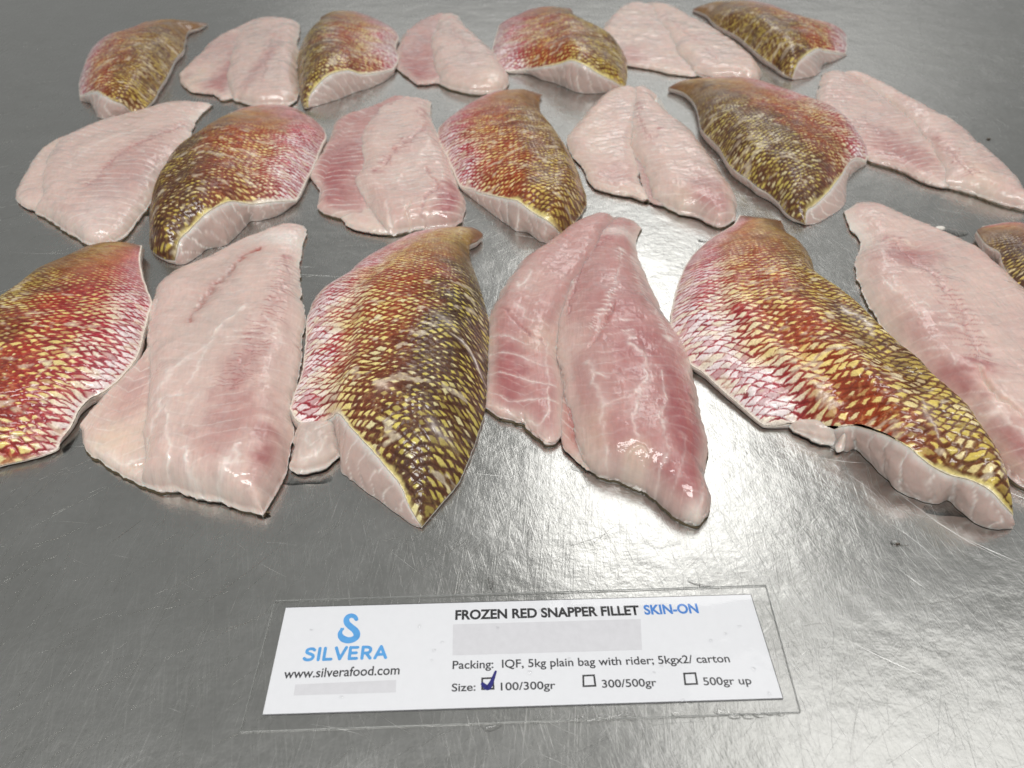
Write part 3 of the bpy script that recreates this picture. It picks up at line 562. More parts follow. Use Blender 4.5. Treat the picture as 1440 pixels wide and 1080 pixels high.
CARD = {'paper': [(-101.07, 196.14), (109.96, 203.96), (110.16, 153.34), (-100.87, 147.42)],
 'film': [(-107.47, 199.83), (117.19, 208.16), (116.27, 148.29), (-107.24, 140.24)],
 'lines': [('product_title', 'FROZEN RED SNAPPER FILLET', 'black', (-25.23, 190.32), (57.09, 192.79), (-25.5, 195.14), 0.036), ('skin_on_mark', 'SKIN-ON', 'blue2', (59.3, 192.92), (83.71, 193.75), (59.69, 197.8), 0.036),
           ('packing_line', 'Packing:  IQF, 5kg plain bag with rider; 5kgx2/ carton', 'ink', (-25.06, 166.81), (92.56, 169.89), (-25.4, 170.64), 0.014),
           ('size_word', 'Size:', 'ink', (-24.81, 156.88), (-15.0, 157.24), (-25.13, 160.42), 0.014), ('size_text', '100/300gr', 'ink', (-4.6, 157.35), (18.01, 158.06), (-4.76, 160.89), 0.014),
           ('size_text', '300/500gr', 'ink', (37.31, 158.53), (59.95, 159.23), (37.4, 162.09), 0.014), ('size_text', '500gr up', 'ink', (79.44, 159.59), (99.45, 160.06), (79.89, 163.17), 0.014),
           ('web_address', 'www.silverafood.com', 'ink', (-95.33, 162.57), (-47.13, 164.41), (-95.81, 165.89), 0.014)],
 'boxes': [[(-12.82, 162.93), (-7.62, 163.17), (-7.18, 157.7), (-12.66, 157.47)], [(29.4, 164.13), (34.65, 164.38), (34.89, 159.0), (29.15, 158.76)], [(71.72, 165.1), (77.23, 165.35), (77.13, 159.83), (71.35, 159.59)]],
 'tick': [(-12.17, 160.06), (-10.11, 158.53), (-8.58, 160.66), (-6.86, 165.59)],
 'bars': [[(-26.05, 187.88), (57.18, 190.59), (55.86, 175.56), (-25.42, 173.02)], [(-89.75, 159.92), (-48.15, 161.93), (-47.7, 156.51), (-89.42, 155.18)]],
 'logo': ((-89.13, 170.22), (-53.47, 171.46), (-89.11, 176.58)),
 'emblem': [(-69.08, 190.4), (-70.01, 191.66), (-71.68, 192.29), (-73.13, 191.55), (-73.52, 189.99), (-72.79, 188.33), (-71.17, 186.79), (-69.2, 185.26), (-67.93, 183.54), (-67.84, 181.73), (-69.19, 180.53), (-71.19, 180.13),
            (-73.38, 180.83), (-74.93, 182.53), (-75.15, 184.35), (-74.29, 185.77)],
 'barb': [(-75.19, 184.04), (-73.59, 185.36), (-75.31, 186.38), (-75.92, 183.54)]}
BITS = {'drops': [((8.6, 229.1), 4.5, 2.6, 0.35, 'elongated clear water streak on the steel above the card'), ((148.7, 520.1), 3.2, 0.6, 0.8, 'small water drop beside the pale cream split fillet'),
           ((209.9, 511.6), 4.5, 0.5, 0.7, 'water drop near the tail of the large golden fillet'), ((213.6, 505.4), 3.0, 0.6, 0.6, 'tiny water drop right of the large golden fillet tail'),
           ((188.6, 233.0), 2.8, 0.7, 0.9, 'small water drop right of the card, below the golden fillet tip'), ((343.7, 532.0), 6.0, 0.5, 0.9, 'water drop beside the white crumb near the right edge'),
           ((45.2, 285.4), 7.0, 0.45, 0.4, 'thin water film on the steel beside the rosy front fillet'), ((222.9, 253.9), 6.0, 0.5, 0.5, 'shallow puddle at the foot of the large golden fillet cut end'),
           ((-108.9, 275.2), 6.0, 0.5, 0.45, 'shallow puddle between the square cut fillet and the dark brown one'), ((-297.6, 562.9), 4.0, 0.5, 0.6, 'wet bead line between the two leftmost fillets of the middle row'),
           ((-9.9, 210.5), 2.2, 1.8, 0.5, 'tiny water drop just above the top edge of the card'), ((87.5, 210.5), 3.0, 0.6, 0.6, 'water drop touching the clear top edge of the card')],
 'crumbs': [((335.5, 536.4), 3.2, 'white crumb of flesh lying above the pink fillet at right'), ((187.2, 232.1), 0.8, 'dark scrap of fish on bare steel right of the card'),
            ((454.6, 708.2), 1.5, 'dark scrap on the steel at the far upper right')],
 'beads': [(-5.7, 144.0), (9.9, 145.5), (-8.5, 143.2), (26.1, 145.5), (28.5, 146.1), (34.7, 146.1), (38.8, 146.6), (42.8, 147.2), (47.1, 147.2), (67.3, 148.4), (83.7, 149.0), (86.5, 148.7), (90.4, 148.1), (94.9, 147.8),
           (99.5, 148.1), (104.5, 148.4), (108.7, 148.1)],
 'glints': [(-33.5, 175.2), (-34.1, 170.6), (-30.1, 179.2), (-87.9, 185.1), (-6.2, 186.1), (12.7, 194.7), (63.0, 168.0), (59.6, 165.1), (24.2, 171.5), (100.1, 186.8), (93.2, 183.3), (86.3, 179.9), (105.4, 155.8), (69.4, 152.7),
            (7.4, 165.1), (44.2, 160.4), (-69.6, 154.2), (-40.7, 186.8), (101.6, 166.7)]}

PAL = {'pale': (0.63, 0.468, 0.418), 'pink': (0.48, 0.275, 0.255), 'rose': (0.34, 0.105, 0.11), 'white': (0.82, 0.75, 0.70), 'cream': (0.70, 0.55, 0.44),
       'blood': (0.36, 0.10, 0.08), 'grey': (0.50, 0.405, 0.365)}

# =============================================================== helpers
def link(o, parent=None):
    scene.collection.objects.link(o)
    if parent is not None: o.parent = parent
    return o
def empty(name, loc, label=None, cat=None, group=None):
    o = bpy.data.objects.new(name, None)
    o.empty_display_size = 0.01
    o.location = loc
    link(o); tag(o, label, cat, group)
    return o
def tag(o, label=None, cat=None, group=None, kind=None):
    if label: o['label'] = label
    if cat: o['category'] = cat
    if group: o['group'] = group
    if kind: o['kind'] = kind
    return o
def mesh_np(name, co, faces, mat=None, col=None, smooth=True, extra=None, normals=None):
    """co (n,3) metres, faces (m,4) or (m,3) int array"""
    me = bpy.data.meshes.new(name)
    k = faces.shape[1]
    me.vertices.add(len(co)); me.vertices.foreach_set('co', np.ascontiguousarray(co, np.float32).ravel())
    me.loops.add(faces.size); me.loops.foreach_set('vertex_index', np.ascontiguousarray(faces, np.int32).ravel())
    me.polygons.add(len(faces)); me.polygons.foreach_set('loop_start', np.arange(0, faces.size, k, dtype=np.int32))
    me.update(calc_edges=True)
    me.polygons.foreach_set('use_smooth', np.full(len(faces), smooth))
    if col is not None:
        a = me.color_attributes.new('Col', 'FLOAT_COLOR', 'POINT')
        c4 = np.ones((len(co), 4), np.float32); c4[:, :3] = col
        a.data.foreach_set('color', c4.ravel())
    for nm, arr in (extra or {}).items():
        a = me.attributes.new(nm, 'FLOAT', 'POINT'); a.data.foreach_set('value', np.ascontiguousarray(arr, np.float32))
    if mat: me.materials.append(mat)
    if normals is not None:
        me.normals_split_custom_set_from_vertices(normals.astype(np.float32).tolist())
    return me
def obj(name, me, parent=None):
    return link(bpy.data.objects.new(name, me), parent)

def hsh(i, j, s=0):
    x = np.sin(i * 127.1 + j * 311.7 + s * 74.7) * 43758.5453
    return x - np.floor(x)
def vnoise(x, y, s=0):
    xi = np.floor(x); yi = np.floor(y); fx = x - xi; fy = y - yi
    fx = fx * fx * fx * (fx * (fx * 6 - 15) + 10); fy = fy * fy * fy * (fy * (fy * 6 - 15) + 10)
    a = hsh(xi, yi, s); b = hsh(xi + 1, yi, s); c = hsh(xi, yi + 1, s); d = hsh(xi + 1, yi + 1, s)
    return (a + (b - a) * fx) * (1 - fy) + (c + (d - c) * fx) * fy
def fbm(x, y, s=0, o=3):
    t = 0; a = 0.5; n = 0
    for k in range(o):
        t = t + a * vnoise(x * 2 ** k + 17.3 * k, y * 2 ** k - 9.1 * k, s + k); n += a; a *= 0.5
    return t / n
def sstep(a, b, x):
    t = np.clip((x - a) / (b - a), 0, 1); return t * t * (3 - 2 * t)
def catmull(p, sub=8):
    p = np.asarray(p, float)
    if len(p) < 3: return p
    q = np.vstack([2 * p[0] - p[1], p, 2 * p[-1] - p[-2]])
    out = []
    t = np.linspace(0, 1, sub, endpoint=False)[:, None]
    for i in range(1, len(q) - 2):
        a, b, c, d = q[i - 1], q[i], q[i + 1], q[i + 2]
        out.append(0.5 * (2 * b + (c - a) * t + (2 * a - 5 * b + 4 * c - d) * t ** 2 + (-a + 3 * b - 3 * c + d) * t ** 3))
    return np.vstack(out + [p[-1:]])
def resample(p, par):
    d = np.r_[0, np.cumsum(np.linalg.norm(np.diff(p[:, :2], axis=0), axis=1))]
    d = d / d[-1]
    return np.stack([np.interp(par, d, p[:, k]) for k in range(p.shape[1])], 1)
def plen(p): return np.linalg.norm(np.diff(np.asarray(p, float)[:, :2], axis=0), axis=1).sum()
def quads(nu, nv):
    i = np.arange(nu - 1)[:, None] * nv + np.arange(nv - 1)[None, :]
    return np.stack([i, i + 1, i + nv + 1, i + nv], -1).reshape(-1, 4)

def patch(sp, res, seed, rough=0.5, cluster=0.35):
    """four traced sides -> grid of points (nu, nv, 3), body coordinates u (tail to head), v (left to right)"""
    L, R, T, H = (catmull(sp[k]) for k in 'LRTH')
    for A in (L, R, T, H):
        for a in (0, 1): A[:, a] += 0
    nu = int(max(10, max(plen(L), plen(R)) / res)); nv = int(max(10, max(plen(H), plen(T), 0.7 * plen(H) + 0.5 * np.hypot(*(L[len(L)//2, :2] - R[len(R)//2, :2]))) / res))
    u = np.linspace(0, 1, nu); v = np.linspace(0, 1, nv)
    u = u * (1 - cluster) + cluster * (u * u * (3 - 2 * u)); v = v * (1 - cluster) + cluster * (v * v * (3 - 2 * v))
    l, r, t, h = resample(L, u), resample(R, u), resample(T, v), resample(H, v)
    l[0] = t[0]; r[0] = t[-1]; l[-1] = h[0]; r[-1] = h[-1]
    # ragged, hand-cut edge
    for A, q in ((l, 1), (r, 2), (t, 3), (h, 4)):
        s = np.r_[0, np.cumsum(np.linalg.norm(np.diff(A[:, :2], axis=0), axis=1))]
        f = np.sin(np.linspace(0, math.pi, len(A))) ** 0.5
        for a in (0, 1):
            A[:, a] += rough * f * ((vnoise(s / 27, s * 0 + a * 7, seed + q + 21) - .5) * 2.2 + (vnoise(s / 11.3, s * 0 + a * 7, seed + q) - .5) * 1.1 * vnoise(s / 17, s * 0 + 3, seed + q + 5) * 2 + (vnoise(s / 3.7, s * 0 + a * 7, seed + q + 9) - .5) * .9 + (vnoise(s / 1.4, s * 0 + a * 7, seed + q + 19) - .5) * .5)
    U, V = u[:, None, None], v[None, :, None]
    P = (1 - V) * l[:, None] + V * r[:, None] + (1 - U) * t[None] + U * h[None] \
        - ((1 - U) * (1 - V) * l[0] + (1 - U) * V * r[0] + U * (1 - V) * l[-1] + U * V * r[-1])
    # relax the inside so that concave outlines do not fold
    Q = P[..., :3].copy()
    for _ in range(50):
        Q[1:-1, 1:-1] = 0.5 * Q[1:-1, 1:-1] + 0.125 * (Q[:-2, 1:-1] + Q[2:, 1:-1] + Q[1:-1, :-2] + Q[1:-1, 2:])
    peri = np.vstack([t, r[1:], h[::-1][1:], l[::-1][1:-1]])
    # smooth distance to the outline, on a coarse grid
    dense = resample(np.vstack([peri, peri[:1]]), np.linspace(0, 1, 420, endpoint=False))
    ds = np.linalg.norm(np.roll(dense[:, :2], -1, 0) - dense[:, :2], axis=1)
    iu = np.unique(np.r_[0:4, np.linspace(0, nu - 1, max(8, nu // 4)).astype(int), nu - 4:nu]); iv = np.unique(np.r_[0:4, np.linspace(0, nv - 1, max(8, nv // 4)).astype(int), nv - 4:nv])
    C = Q[np.ix_(iu, iv)][..., :2].reshape(-1, 2)
    D = np.empty(len(C))
    for k in range(0, len(C), 4000):
        rr = np.sqrt(((C[k:k + 4000, None, :] - dense[None, :, :2]) ** 2).sum(-1) + 0.15 ** 2)
        D[k:k + 4000] = np.sqrt(2 / (ds[None] / rr ** 3).sum(1))
    D = D.reshape(len(iu), len(iv))
    D[0] = 0; D[-1] = 0; D[:, 0] = 0; D[:, -1] = 0
    D = np.stack([np.interp(np.arange(nv), iv, row) for row in D])
    D = np.stack([np.interp(np.arange(nu), iu, c) for c in D.T], 1)
    return Q, u, v, D, peri

def perimeter_index(nu, nv):
    g = np.arange(nu * nv).reshape(nu, nv)
    return np.r_[g[0, :], g[1:, -1], g[-1, ::-1][1:], g[::-1, 0][1:-1]]

def strokes_apply(X, Y, col, z, strokes, seed):
    for n, s in enumerate(strokes):
        p = catmull(np.asarray(s['p'], float), 5)
        w = s['w']
        lo = p.min(0) - 4 * w - 3; hi = p.max(0) + 4 * w + 3
        m = (X > lo[0]) & (X < hi[0]) & (Y > lo[1]) & (Y < hi[1])
        if not m.any(): continue
        q_ = min(1.8, .7 + w / 3); xa, ya = X[m], Y[m]
        x = xa + q_ * (5 * (fbm(xa / 10, ya / 10, seed + n) - .5) + 1.0 * (fbm(xa / 2.5, ya / 2.5, seed + n + 5) - .5)); y = ya + q_ * (5 * (fbm(xa / 10, ya / 10, seed + n + 50) - .5) + 1.0 * (fbm(xa / 2.5, ya / 2.5, seed + n + 55) - .5))
        best = np.full(x.shape, 1e9); bt = np.zeros_like(x)
        for i in range(len(p) - 1):
            a, b = p[i], p[i + 1]; d = b - a; L2 = max(1e-9, d @ d)
            t = np.clip(((x - a[0]) * d[0] + (y - a[1]) * d[1]) / L2, 0, 1)
            dd = np.hypot(x - a[0] - t * d[0], y - a[1] - t * d[1])
            k = dd < best; best[k] = dd[k]; bt[k] = (i + t[k]) / (len(p) - 1)
        taper = 0.35 + 0.65 * np.sin(np.clip(bt, 0.03, .97) * math.pi) ** 0.6
        f = np.exp(-(best / (w * 0.52 * taper)) ** 2)
        br = 0.1 + 1.25 * fbm(X[m] / 5, Y[m] / 5, seed + n + 77)
        soft = np.exp(-(best / (w * 1.5 * taper + .4)) ** 2)
        a = np.clip((.75 * f + .35 * soft) * s['s'] * br * .95, 0, 1)
        if 'rib' in s:
            sp_, ln_ = s['rib']; arc = bt * plen(p) + 1.2 * (vnoise(xa / 4, ya / 4, seed + n + 31) - .5)
            fr_ = arc / sp_; fr_ = np.abs(fr_ - np.round(fr_)) * sp_
            dash = np.exp(-(fr_ / .55) ** 2) * np.exp(-(best / (ln_ * (.5 + vnoise(arc / sp_ + .5, arc * 0, seed + 3)))) ** 4) * sstep(.25, .6, vnoise(xa / 6, ya / 6, seed + n + 41) + .15)
            a = np.maximum(a, dash * .75); z[m] += .25 * dash
        a = a[:, None]
        col[m] = col[m] * (1 - a) + np.array(PAL[s['c']]) * a
        z[m] += s['d'] * f * np.clip(br, .5, 1.1)

# =============================================================== materials
def new_mat(name):
    m = bpy.data.materials.new(name); m.use_nodes = True
    return m, m.node_tree.nodes, m.node_tree.links, m.node_tree.nodes['Principled BSDF']
def mathn(N, K, op, a, b=None, c=None, clamp=False):
    n = N.new('ShaderNodeMath'); n.operation = op; n.use_clamp = clamp
    for i, x in enumerate((a, b, c)):
        if x is None: continue
        if isinstance(x, (int, float)): n.inputs[i].default_value = x
        else: K.new(x, n.inputs[i])
    return n.outputs[0]
def noise(N, K, vec, scale, detail=3, rough=0.5):
    n = N.new('ShaderNodeTexNoise'); n.inputs['Scale'].default_value = scale; n.inputs['Detail'].default_value = detail; n.inputs['Roughness'].default_value = rough
    if vec is not None: K.new(vec, n.inputs['Vector'])
    return n.outputs['Fac']
def ramp(N, K, fac, stops):
    r = N.new('ShaderNodeValToRGB'); e = r.color_ramp.elements
    while len(e) < len(stops): e.new(0.5)
    for el, (p, c) in zip(e, stops):
        el.position = p; el.color = (*c, 1) if len(c) == 3 else c
    K.new(fac, r.inputs[0]); return r.outputs['Color']

def flesh_material():
    m, N, K, B = new_mat('raw_flesh')
    at = N.new('ShaderNodeAttribute'); at.attribute_name = 'Col'
    tc = N.new('ShaderNodeTexCoord'); P = tc.outputs['Object']
    n1 = noise(N, K, P, 420, 4, .6); n2 = noise(N, K, P, 1900, 3, .6)
    mp = N.new('ShaderNodeMapping'); mp.inputs['Scale'].default_value = (900, 160, 300); K.new(P, mp.inputs[0])
    n3 = noise(N, K, mp.outputs[0], 1, 3, .55)
    mix = N.new('ShaderNodeMix'); mix.data_type = 'RGBA'; mix.blend_type = 'MULTIPLY'
    mix.inputs['Factor'].default_value = 1
    K.new(at.outputs['Color'], mix.inputs[6])
    s = mathn(N, K, 'ADD', mathn(N, K, 'MULTIPLY', n1, .5), mathn(N, K, 'MULTIPLY', n3, .5))
    K.new(ramp(N, K, s, [(0.3, (.955, .94, .935)), (0.5, (1, 1, 1)), (.72, (1.04, 1.045, 1.05))]), mix.inputs[7])
    K.new(mix.outputs[2], B.inputs['Base Color'])
    B.inputs['Subsurface Weight'].default_value = 0.6
    B.inputs['Subsurface Radius'].default_value = (1.0, 0.42, 0.32)
    B.inputs['Subsurface Scale'].default_value = 0.007
    K.new(ramp(N, K, n1, [(0.3, (.36,) * 3), (.7, (.55,) * 3)]), B.inputs['Roughness'])
    B.inputs['IOR'].default_value = 1.34
    B.inputs['Coat Weight'].default_value = 0.55
    B.inputs['Coat Roughness'].default_value = 0.07
    b = N.new('ShaderNodeBump'); b.inputs['Strength'].default_value = 0.45; b.inputs['Distance'].default_value = 0.00045
    h = mathn(N, K, 'ADD', mathn(N, K, 'MULTIPLY', n1, .7), mathn(N, K, 'ADD', mathn(N, K, 'MULTIPLY', n2, .3), mathn(N, K, 'MULTIPLY', n3, .25)))
    K.new(h, b.inputs['Height']); K.new(b.outputs[0], B.inputs['Normal'])
    B.inputs['Coat IOR'].default_value = 1.55
    n4 = noise(N, K, P, 260, 2, .5); n5 = noise(N, K, P, 40, 2, .5)     # uneven film of melt water
    bc = N.new('ShaderNodeBump'); bc.inputs['Strength'].default_value = .9; bc.inputs['Distance'].default_value = .0006
    K.new(n4, bc.inputs['Height']); K.new(bc.outputs[0], B.inputs['Coat Normal'])
    K.new(ramp(N, K, n5, [(.40, (.2,) * 3), (.58, (1.,) * 3)]), B.inputs['Coat Weight'])
    return m
def skin_material():
    m, N, K, B = new_mat('snapper_skin')
    at = N.new('ShaderNodeAttribute'); at.attribute_name = 'Col'
    tc = N.new('ShaderNodeTexCoord'); P = tc.outputs['Object']
    n1 = noise(N, K, P, 700, 4, .65); n2 = noise(N, K, P, 2200, 3, .6)
    mix = N.new('ShaderNodeMix'); mix.data_type = 'RGBA'; mix.blend_type = 'MULTIPLY'; mix.inputs['Factor'].default_value = 1
    K.new(at.outputs['Color'], mix.inputs[6])
    K.new(ramp(N, K, n1, [(0.28, (.72, .68, .64)), (0.5, (1, 1, 1)), (.75, (1.2, 1.2, 1.15))]), mix.inputs[7])
    K.new(mix.outputs[2], B.inputs['Base Color'])
    K.new(ramp(N, K, n1, [(0.3, (.32,) * 3), (.7, (.55,) * 3)]), B.inputs['Roughness'])
    B.inputs['IOR'].default_value = 1.32
    B.inputs['Coat Weight'].default_value = 0.45
    B.inputs['Coat Roughness'].default_value = 0.07
    b = N.new('ShaderNodeBump'); b.inputs['Strength'].default_value = 0.5; b.inputs['Distance'].default_value = 0.0007
    K.new(mathn(N, K, 'ADD', mathn(N, K, 'MULTIPLY', n1, .7), mathn(N, K, 'MULTIPLY', n2, .4)), b.inputs['Height'])
    K.new(b.outputs[0], B.inputs['Normal'])
    n5 = noise(N, K, P, 45, 3, .55)
    K.new(ramp(N, K, n5, [(.38, (.15,) * 3), (.58, (1.,) * 3)]), B.inputs['Coat Weight'])
    return m
def plain(name, col, rough=0.5, metal=0.0, amp=.09):
    m, N, K, B = new_mat(name)
    tc = N.new('ShaderNodeTexCoord')
    n = noise(N, K, tc.outputs['Object'], 300, 3, .6)
    lo = tuple(c * (1 - amp) for c in col); hi = tuple(min(1, c * (1 + amp)) for c in col)
    K.new(ramp(N, K, n, [(.3, lo), (.7, hi)]), B.inputs['Base Color'])
    B.inputs['Roughness'].default_value = rough; B.inputs['Metallic'].default_value = metal
    return m
def clear_mat(name, ior, rough, tint=(1, 1, 1), fac=1.0):
    m, N, K, B = new_mat(name)
    N.remove(B)
    out = N['Material Output']
    t = N.new('ShaderNodeBsdfTransparent'); t.inputs[0].default_value = (*tint, 1)
    g = N.new('ShaderNodeBsdfGlossy'); g.inputs['Roughness'].default_value = rough
    f = N.new('ShaderNodeFresnel'); f.inputs[0].default_value = ior
    tc = N.new('ShaderNodeTexCoord')
    nz = noise(N, K, tc.outputs['Object'], 60, 3, .5)
    b = N.new('ShaderNodeBump'); b.inputs['Strength'].default_value = 0.25; b.inputs['Distance'].default_value = 0.0006
    K.new(nz, b.inputs['Height']); K.new(b.outputs[0], g.inputs['Normal']); K.new(b.outputs[0], f.inputs['Normal'])
    mx = N.new('ShaderNodeMixShader')
    K.new(mathn(N, K, 'MULTIPLY', f.outputs[0], fac, clamp=True), mx.inputs[0])
    K.new(t.outputs[0], mx.inputs[1]); K.new(g.outputs[0], mx.inputs[2]); K.new(mx.outputs[0], out.inputs[0])
    return m
def steel_material():
    m, N, K, B = new_mat('worn_steel')
    tc = N.new('ShaderNodeTexCoord'); P = tc.outputs['Object']
    def fibres(ang, lx, ly, det=2):
        mp = N.new('ShaderNodeMapping'); mp.vector_type = 'POINT'
        mp.inputs['Rotation'].default_value = (0, 0, math.radians(ang)); K.new(P, mp.inputs[0])
        m2 = N.new('ShaderNodeMapping'); m2.inputs['Scale'].default_value = (lx, ly, 1); K.new(mp.outputs[0], m2.inputs[0])
        return noise(N, K, m2.outputs[0], 1, det, .6)
    big = noise(N, K, P, 5, 4, .55); mid = noise(N, K, P, 28, 5, .6); fine = noise(N, K, P, 240, 4, .65)
    f1 = fibres(5, 1150, 30); f2 = fibres(-16, 1100, 34); f3 = mathn(N, K, 'MULTIPLY', fibres(48, 800, 30), .9); f4 = mathn(N, K, 'MULTIPLY', fibres(-66, 900, 30), .85)
    scr = mathn(N, K, 'MAXIMUM', mathn(N, K, 'MAXIMUM', f1, f2), mathn(N, K, 'MAXIMUM', f3, f4))
    scr = mathn(N, K, 'POWER', scr, 3)
    r = mathn(N, K, 'ADD', 0.09, mathn(N, K, 'MULTIPLY', big, 0.14))
    r = mathn(N, K, 'ADD', r, mathn(N, K, 'MULTIPLY', mid, 0.10))
    r = mathn(N, K, 'ADD', r, mathn(N, K, 'MULTIPLY', scr, 0.22))
    K.new(r, B.inputs['Roughness'])
    c = mathn(N, K, 'ADD', mathn(N, K, 'MULTIPLY', mid, .5), mathn(N, K, 'MULTIPLY', fine, .5))
    K.new(ramp(N, K, c, [(.3, (.50, .50, .48)), (.7, (.60, .60, .585))]), B.inputs['Base Color'])
    B.inputs['Metallic'].default_value = 1
    b = N.new('ShaderNodeBump'); b.inputs['Strength'].default_value = 0.3; b.inputs['Distance'].default_value = 0.0003
    hh = mathn(N, K, 'ADD', scr, mathn(N, K, 'MULTIPLY', fine, .15))
    K.new(hh, b.inputs['Height'])
    b2 = N.new('ShaderNodeBump'); b2.inputs['Strength'].default_value = 0.22; b2.inputs['Distance'].default_value = 0.004
    K.new(mid, b2.inputs['Height']); K.new(b.outputs[0], b2.inputs['Normal'])
    K.new(b2.outputs[0], B.inputs['Normal'])
    return m
M_FLESH = flesh_material(); M_SKIN = skin_material(); M_STEEL = steel_material()
M_SCRATCH = plain('scratched_steel', (.60, .60, .585), .42, 1.0)
M_UNDER = plain('skin_underside', (.10, .075, .04), .35)
M_FILM = clear_mat('laminate_film', 1.40, .06, (.985, .985, .985), .7)
M_FILM_EDGE = plain('laminate_edge', (.36, .37, .36), .25)
M_WATER = clear_mat('water', 1.33, .02, (.98, .98, .98))
INKS = {'black': plain('black_ink', (.012, .012, .014), .5), 'ink': plain('dark_ink', (.03, .03, .035), .5), 'blue': plain('logo_blue', (.085, .32, .66), .5),
        'blue2': plain('print_blue', (.05, .20, .56), .5), 'pen': plain('pen_ink', (.012, .012, .16), .4), 'grey': plain('grey_block', (.60, .60, .63), .6, amp=.03)}
M_PAPER = plain('white_paper', (.70, .71, .74), .6, amp=.012)
M_CRUMB = plain('white_crumb', (.82, .78, .72), .4); M_SCRAP = plain('dark_scrap', (.10, .08, .06), .4)

# =============================================================== the steel table
def build_table():
    x0, x1, y0, y1 = -1.3, 1.3, -0.15, 2.1
    nx, ny = 60, 50
    X, Y = np.meshgrid(np.linspace(x0, x1, nx), np.linspace(y0, y1, ny))
    Z = 0 * X
    co = np.stack([X, Y, Z], -1).reshape(-1, 3)
    t = obj('table_top', mesh_np('table_top', co, quads(ny, nx), M_STEEL))
    tag(t, 'worn brushed stainless steel table top under all the fillets', kind='structure')
    # knife and scrubbing marks: thin raised burrs of bright metal
    rng = np.random.default_rng(5)
    V = []; Fc = []
    def scratch(x, y, ang, ln, wd, bend, n=5):
        k = len(V); s = np.linspace(-.5, .5, n)
        for q in s:
            a = ang + bend * q
            px = x + math.cos(ang) * ln * q - math.sin(ang) * bend * ln * q * q * .5
            py = y + math.sin(ang) * ln * q + math.cos(ang) * bend * ln * q * q * .5
            w = wd * (1 - (2 * q) ** 2 * .8)
            nx_, ny_ = -math.sin(a), math.cos(a)
            V.append((px + nx_ * w, py + ny_ * w, .00004)); V.append((px - nx_ * w, py - ny_ * w, .00009))
        for i in range(n - 1): Fc.append((k + 2 * i, k + 2 * i + 1, k + 2 * i + 3, k + 2 * i + 2))
    for _ in range(3800):
        d = rng.random() ** 1.6
        y = 0.11 + d * 0.9; x = rng.uniform(-.62, .62) * (0.45 + y)
        fam = rng.random()
        ang = rng.normal(math.radians(85), .22) if fam < .4 else (rng.normal(math.radians(40), .25) if fam < .7 else rng.uniform(0, math.pi))
        scratch(x, y, ang, rng.uniform(.006, .03) * (1 + 1.4 * (rng.random() < .1)), rng.uniform(.000018, .00005), rng.normal(0, .25))
    for x, y, a, l in [(-.125, .215, 50, .05), (-.135, .175, 96, .035), (-.19, .24, 55, .02), (.12, .21, 95, .05), (.155, .2, 70, .06), (-.02, .245, 88, .03)]:
        scratch(x, y, math.radians(a), l, .00008, .1)
    s = obj('scratches', mesh_np('scratches', np.array(V), np.array(Fc), M_SCRATCH, smooth=False), t)
    s['kind'] = 'stuff'
build_table()

# =============================================================== fillets
GROUP = 'snapper fillets laid out in three rows on the steel table'

def wall_mesh(name, top, base, parent, seed, flakes=11.0, tint=None, levels=12, bulge=2.0):
    """cut face of the meat, from the loop under the skin down to the table, with its muscle flakes"""
    n = len(top); lev = np.linspace(0, 1, levels)
    P = top[None] * (1 - lev[:, None, None]) + base[None] * lev[:, None, None]
    # outward direction
    tan = np.roll(top[:, :2], -1, 0) - np.roll(top[:, :2], 1, 0)
    nrm = np.stack([tan[:, 1], -tan[:, 0]], 1); nrm /= np.linalg.norm(nrm, axis=1)[:, None] + 1e-9
    cen = top[:, :2].mean(0)
    if ((top[:, :2] - cen) * nrm).sum() < 0: nrm = -nrm
    s = np.r_[0, np.cumsum(np.linalg.norm(np.diff(top[:, :2], axis=0), axis=1))]
    hgt = np.clip(top[:, 2] / 20, 0.05, 1.3)
    S = s[None] + 9 * lev[:, None] * (fbm(s[None] / 30 + 0 * lev[:, None], lev[:, None] * 1.2, seed) - .2) + 6 * lev[:, None] ** 2
    ph = S / flakes + 1.3 * fbm(S / 25, lev[:, None] * 2 + 0 * S, seed + 3); fr = np.abs(ph - np.round(ph))
    line = np.exp(-(fr / 0.06) ** 2)
    lump = np.sqrt(np.clip(1 - (2 * fr - 1) ** 2, 0, 1))
    lev2 = lev[:, None] + 0 * S
    out = (bulge * np.sin(lev2 * math.pi) + 1.1 * (lump - .5) * np.sin(np.clip(lev2 * 1.1, 0, 1) * math.pi) ** .5 + 1.8 * (fbm(S / 6, lev2 * 5, seed + 5) - .5)) * hgt[None]
    out[0] *= 0
    P[:, :, :2] += nrm[None] * out[..., None]
    P[:, :, 2] = np.maximum(P[:, :, 2], 0.3)
    a = np.array(PAL['grey']) * .88; pk = np.array(PAL['pale']) * .9; wh = np.array(PAL['white'])
    mixf = fbm(S / 18, lev2 * 2, seed + 8)[..., None]
    col = a * (1 - mixf) + pk * mixf
    ln = (np.clip(line * (0.25 + .9 * vnoise(S / 9, lev2 * 1.5, seed + 6)), 0, 1) * .95)[..., None]
    col = col * (1 - ln) + wh * ln
    tp = sstep(.16, 0, lev2)[..., None] * .85; col = col * (1 - tp) + wh * tp
    idx = np.arange(levels * n).reshape(levels, n)
    nx = np.roll(idx, -1, 1)
    q = np.stack([idx[:-1], idx[1:], nx[1:], nx[:-1]], -1).reshape(-1, 4)
    return obj(name, mesh_np(name, P.reshape(-1, 3) * MM - parent['_o'], q, M_FLESH, col.reshape(-1, 3)), parent)

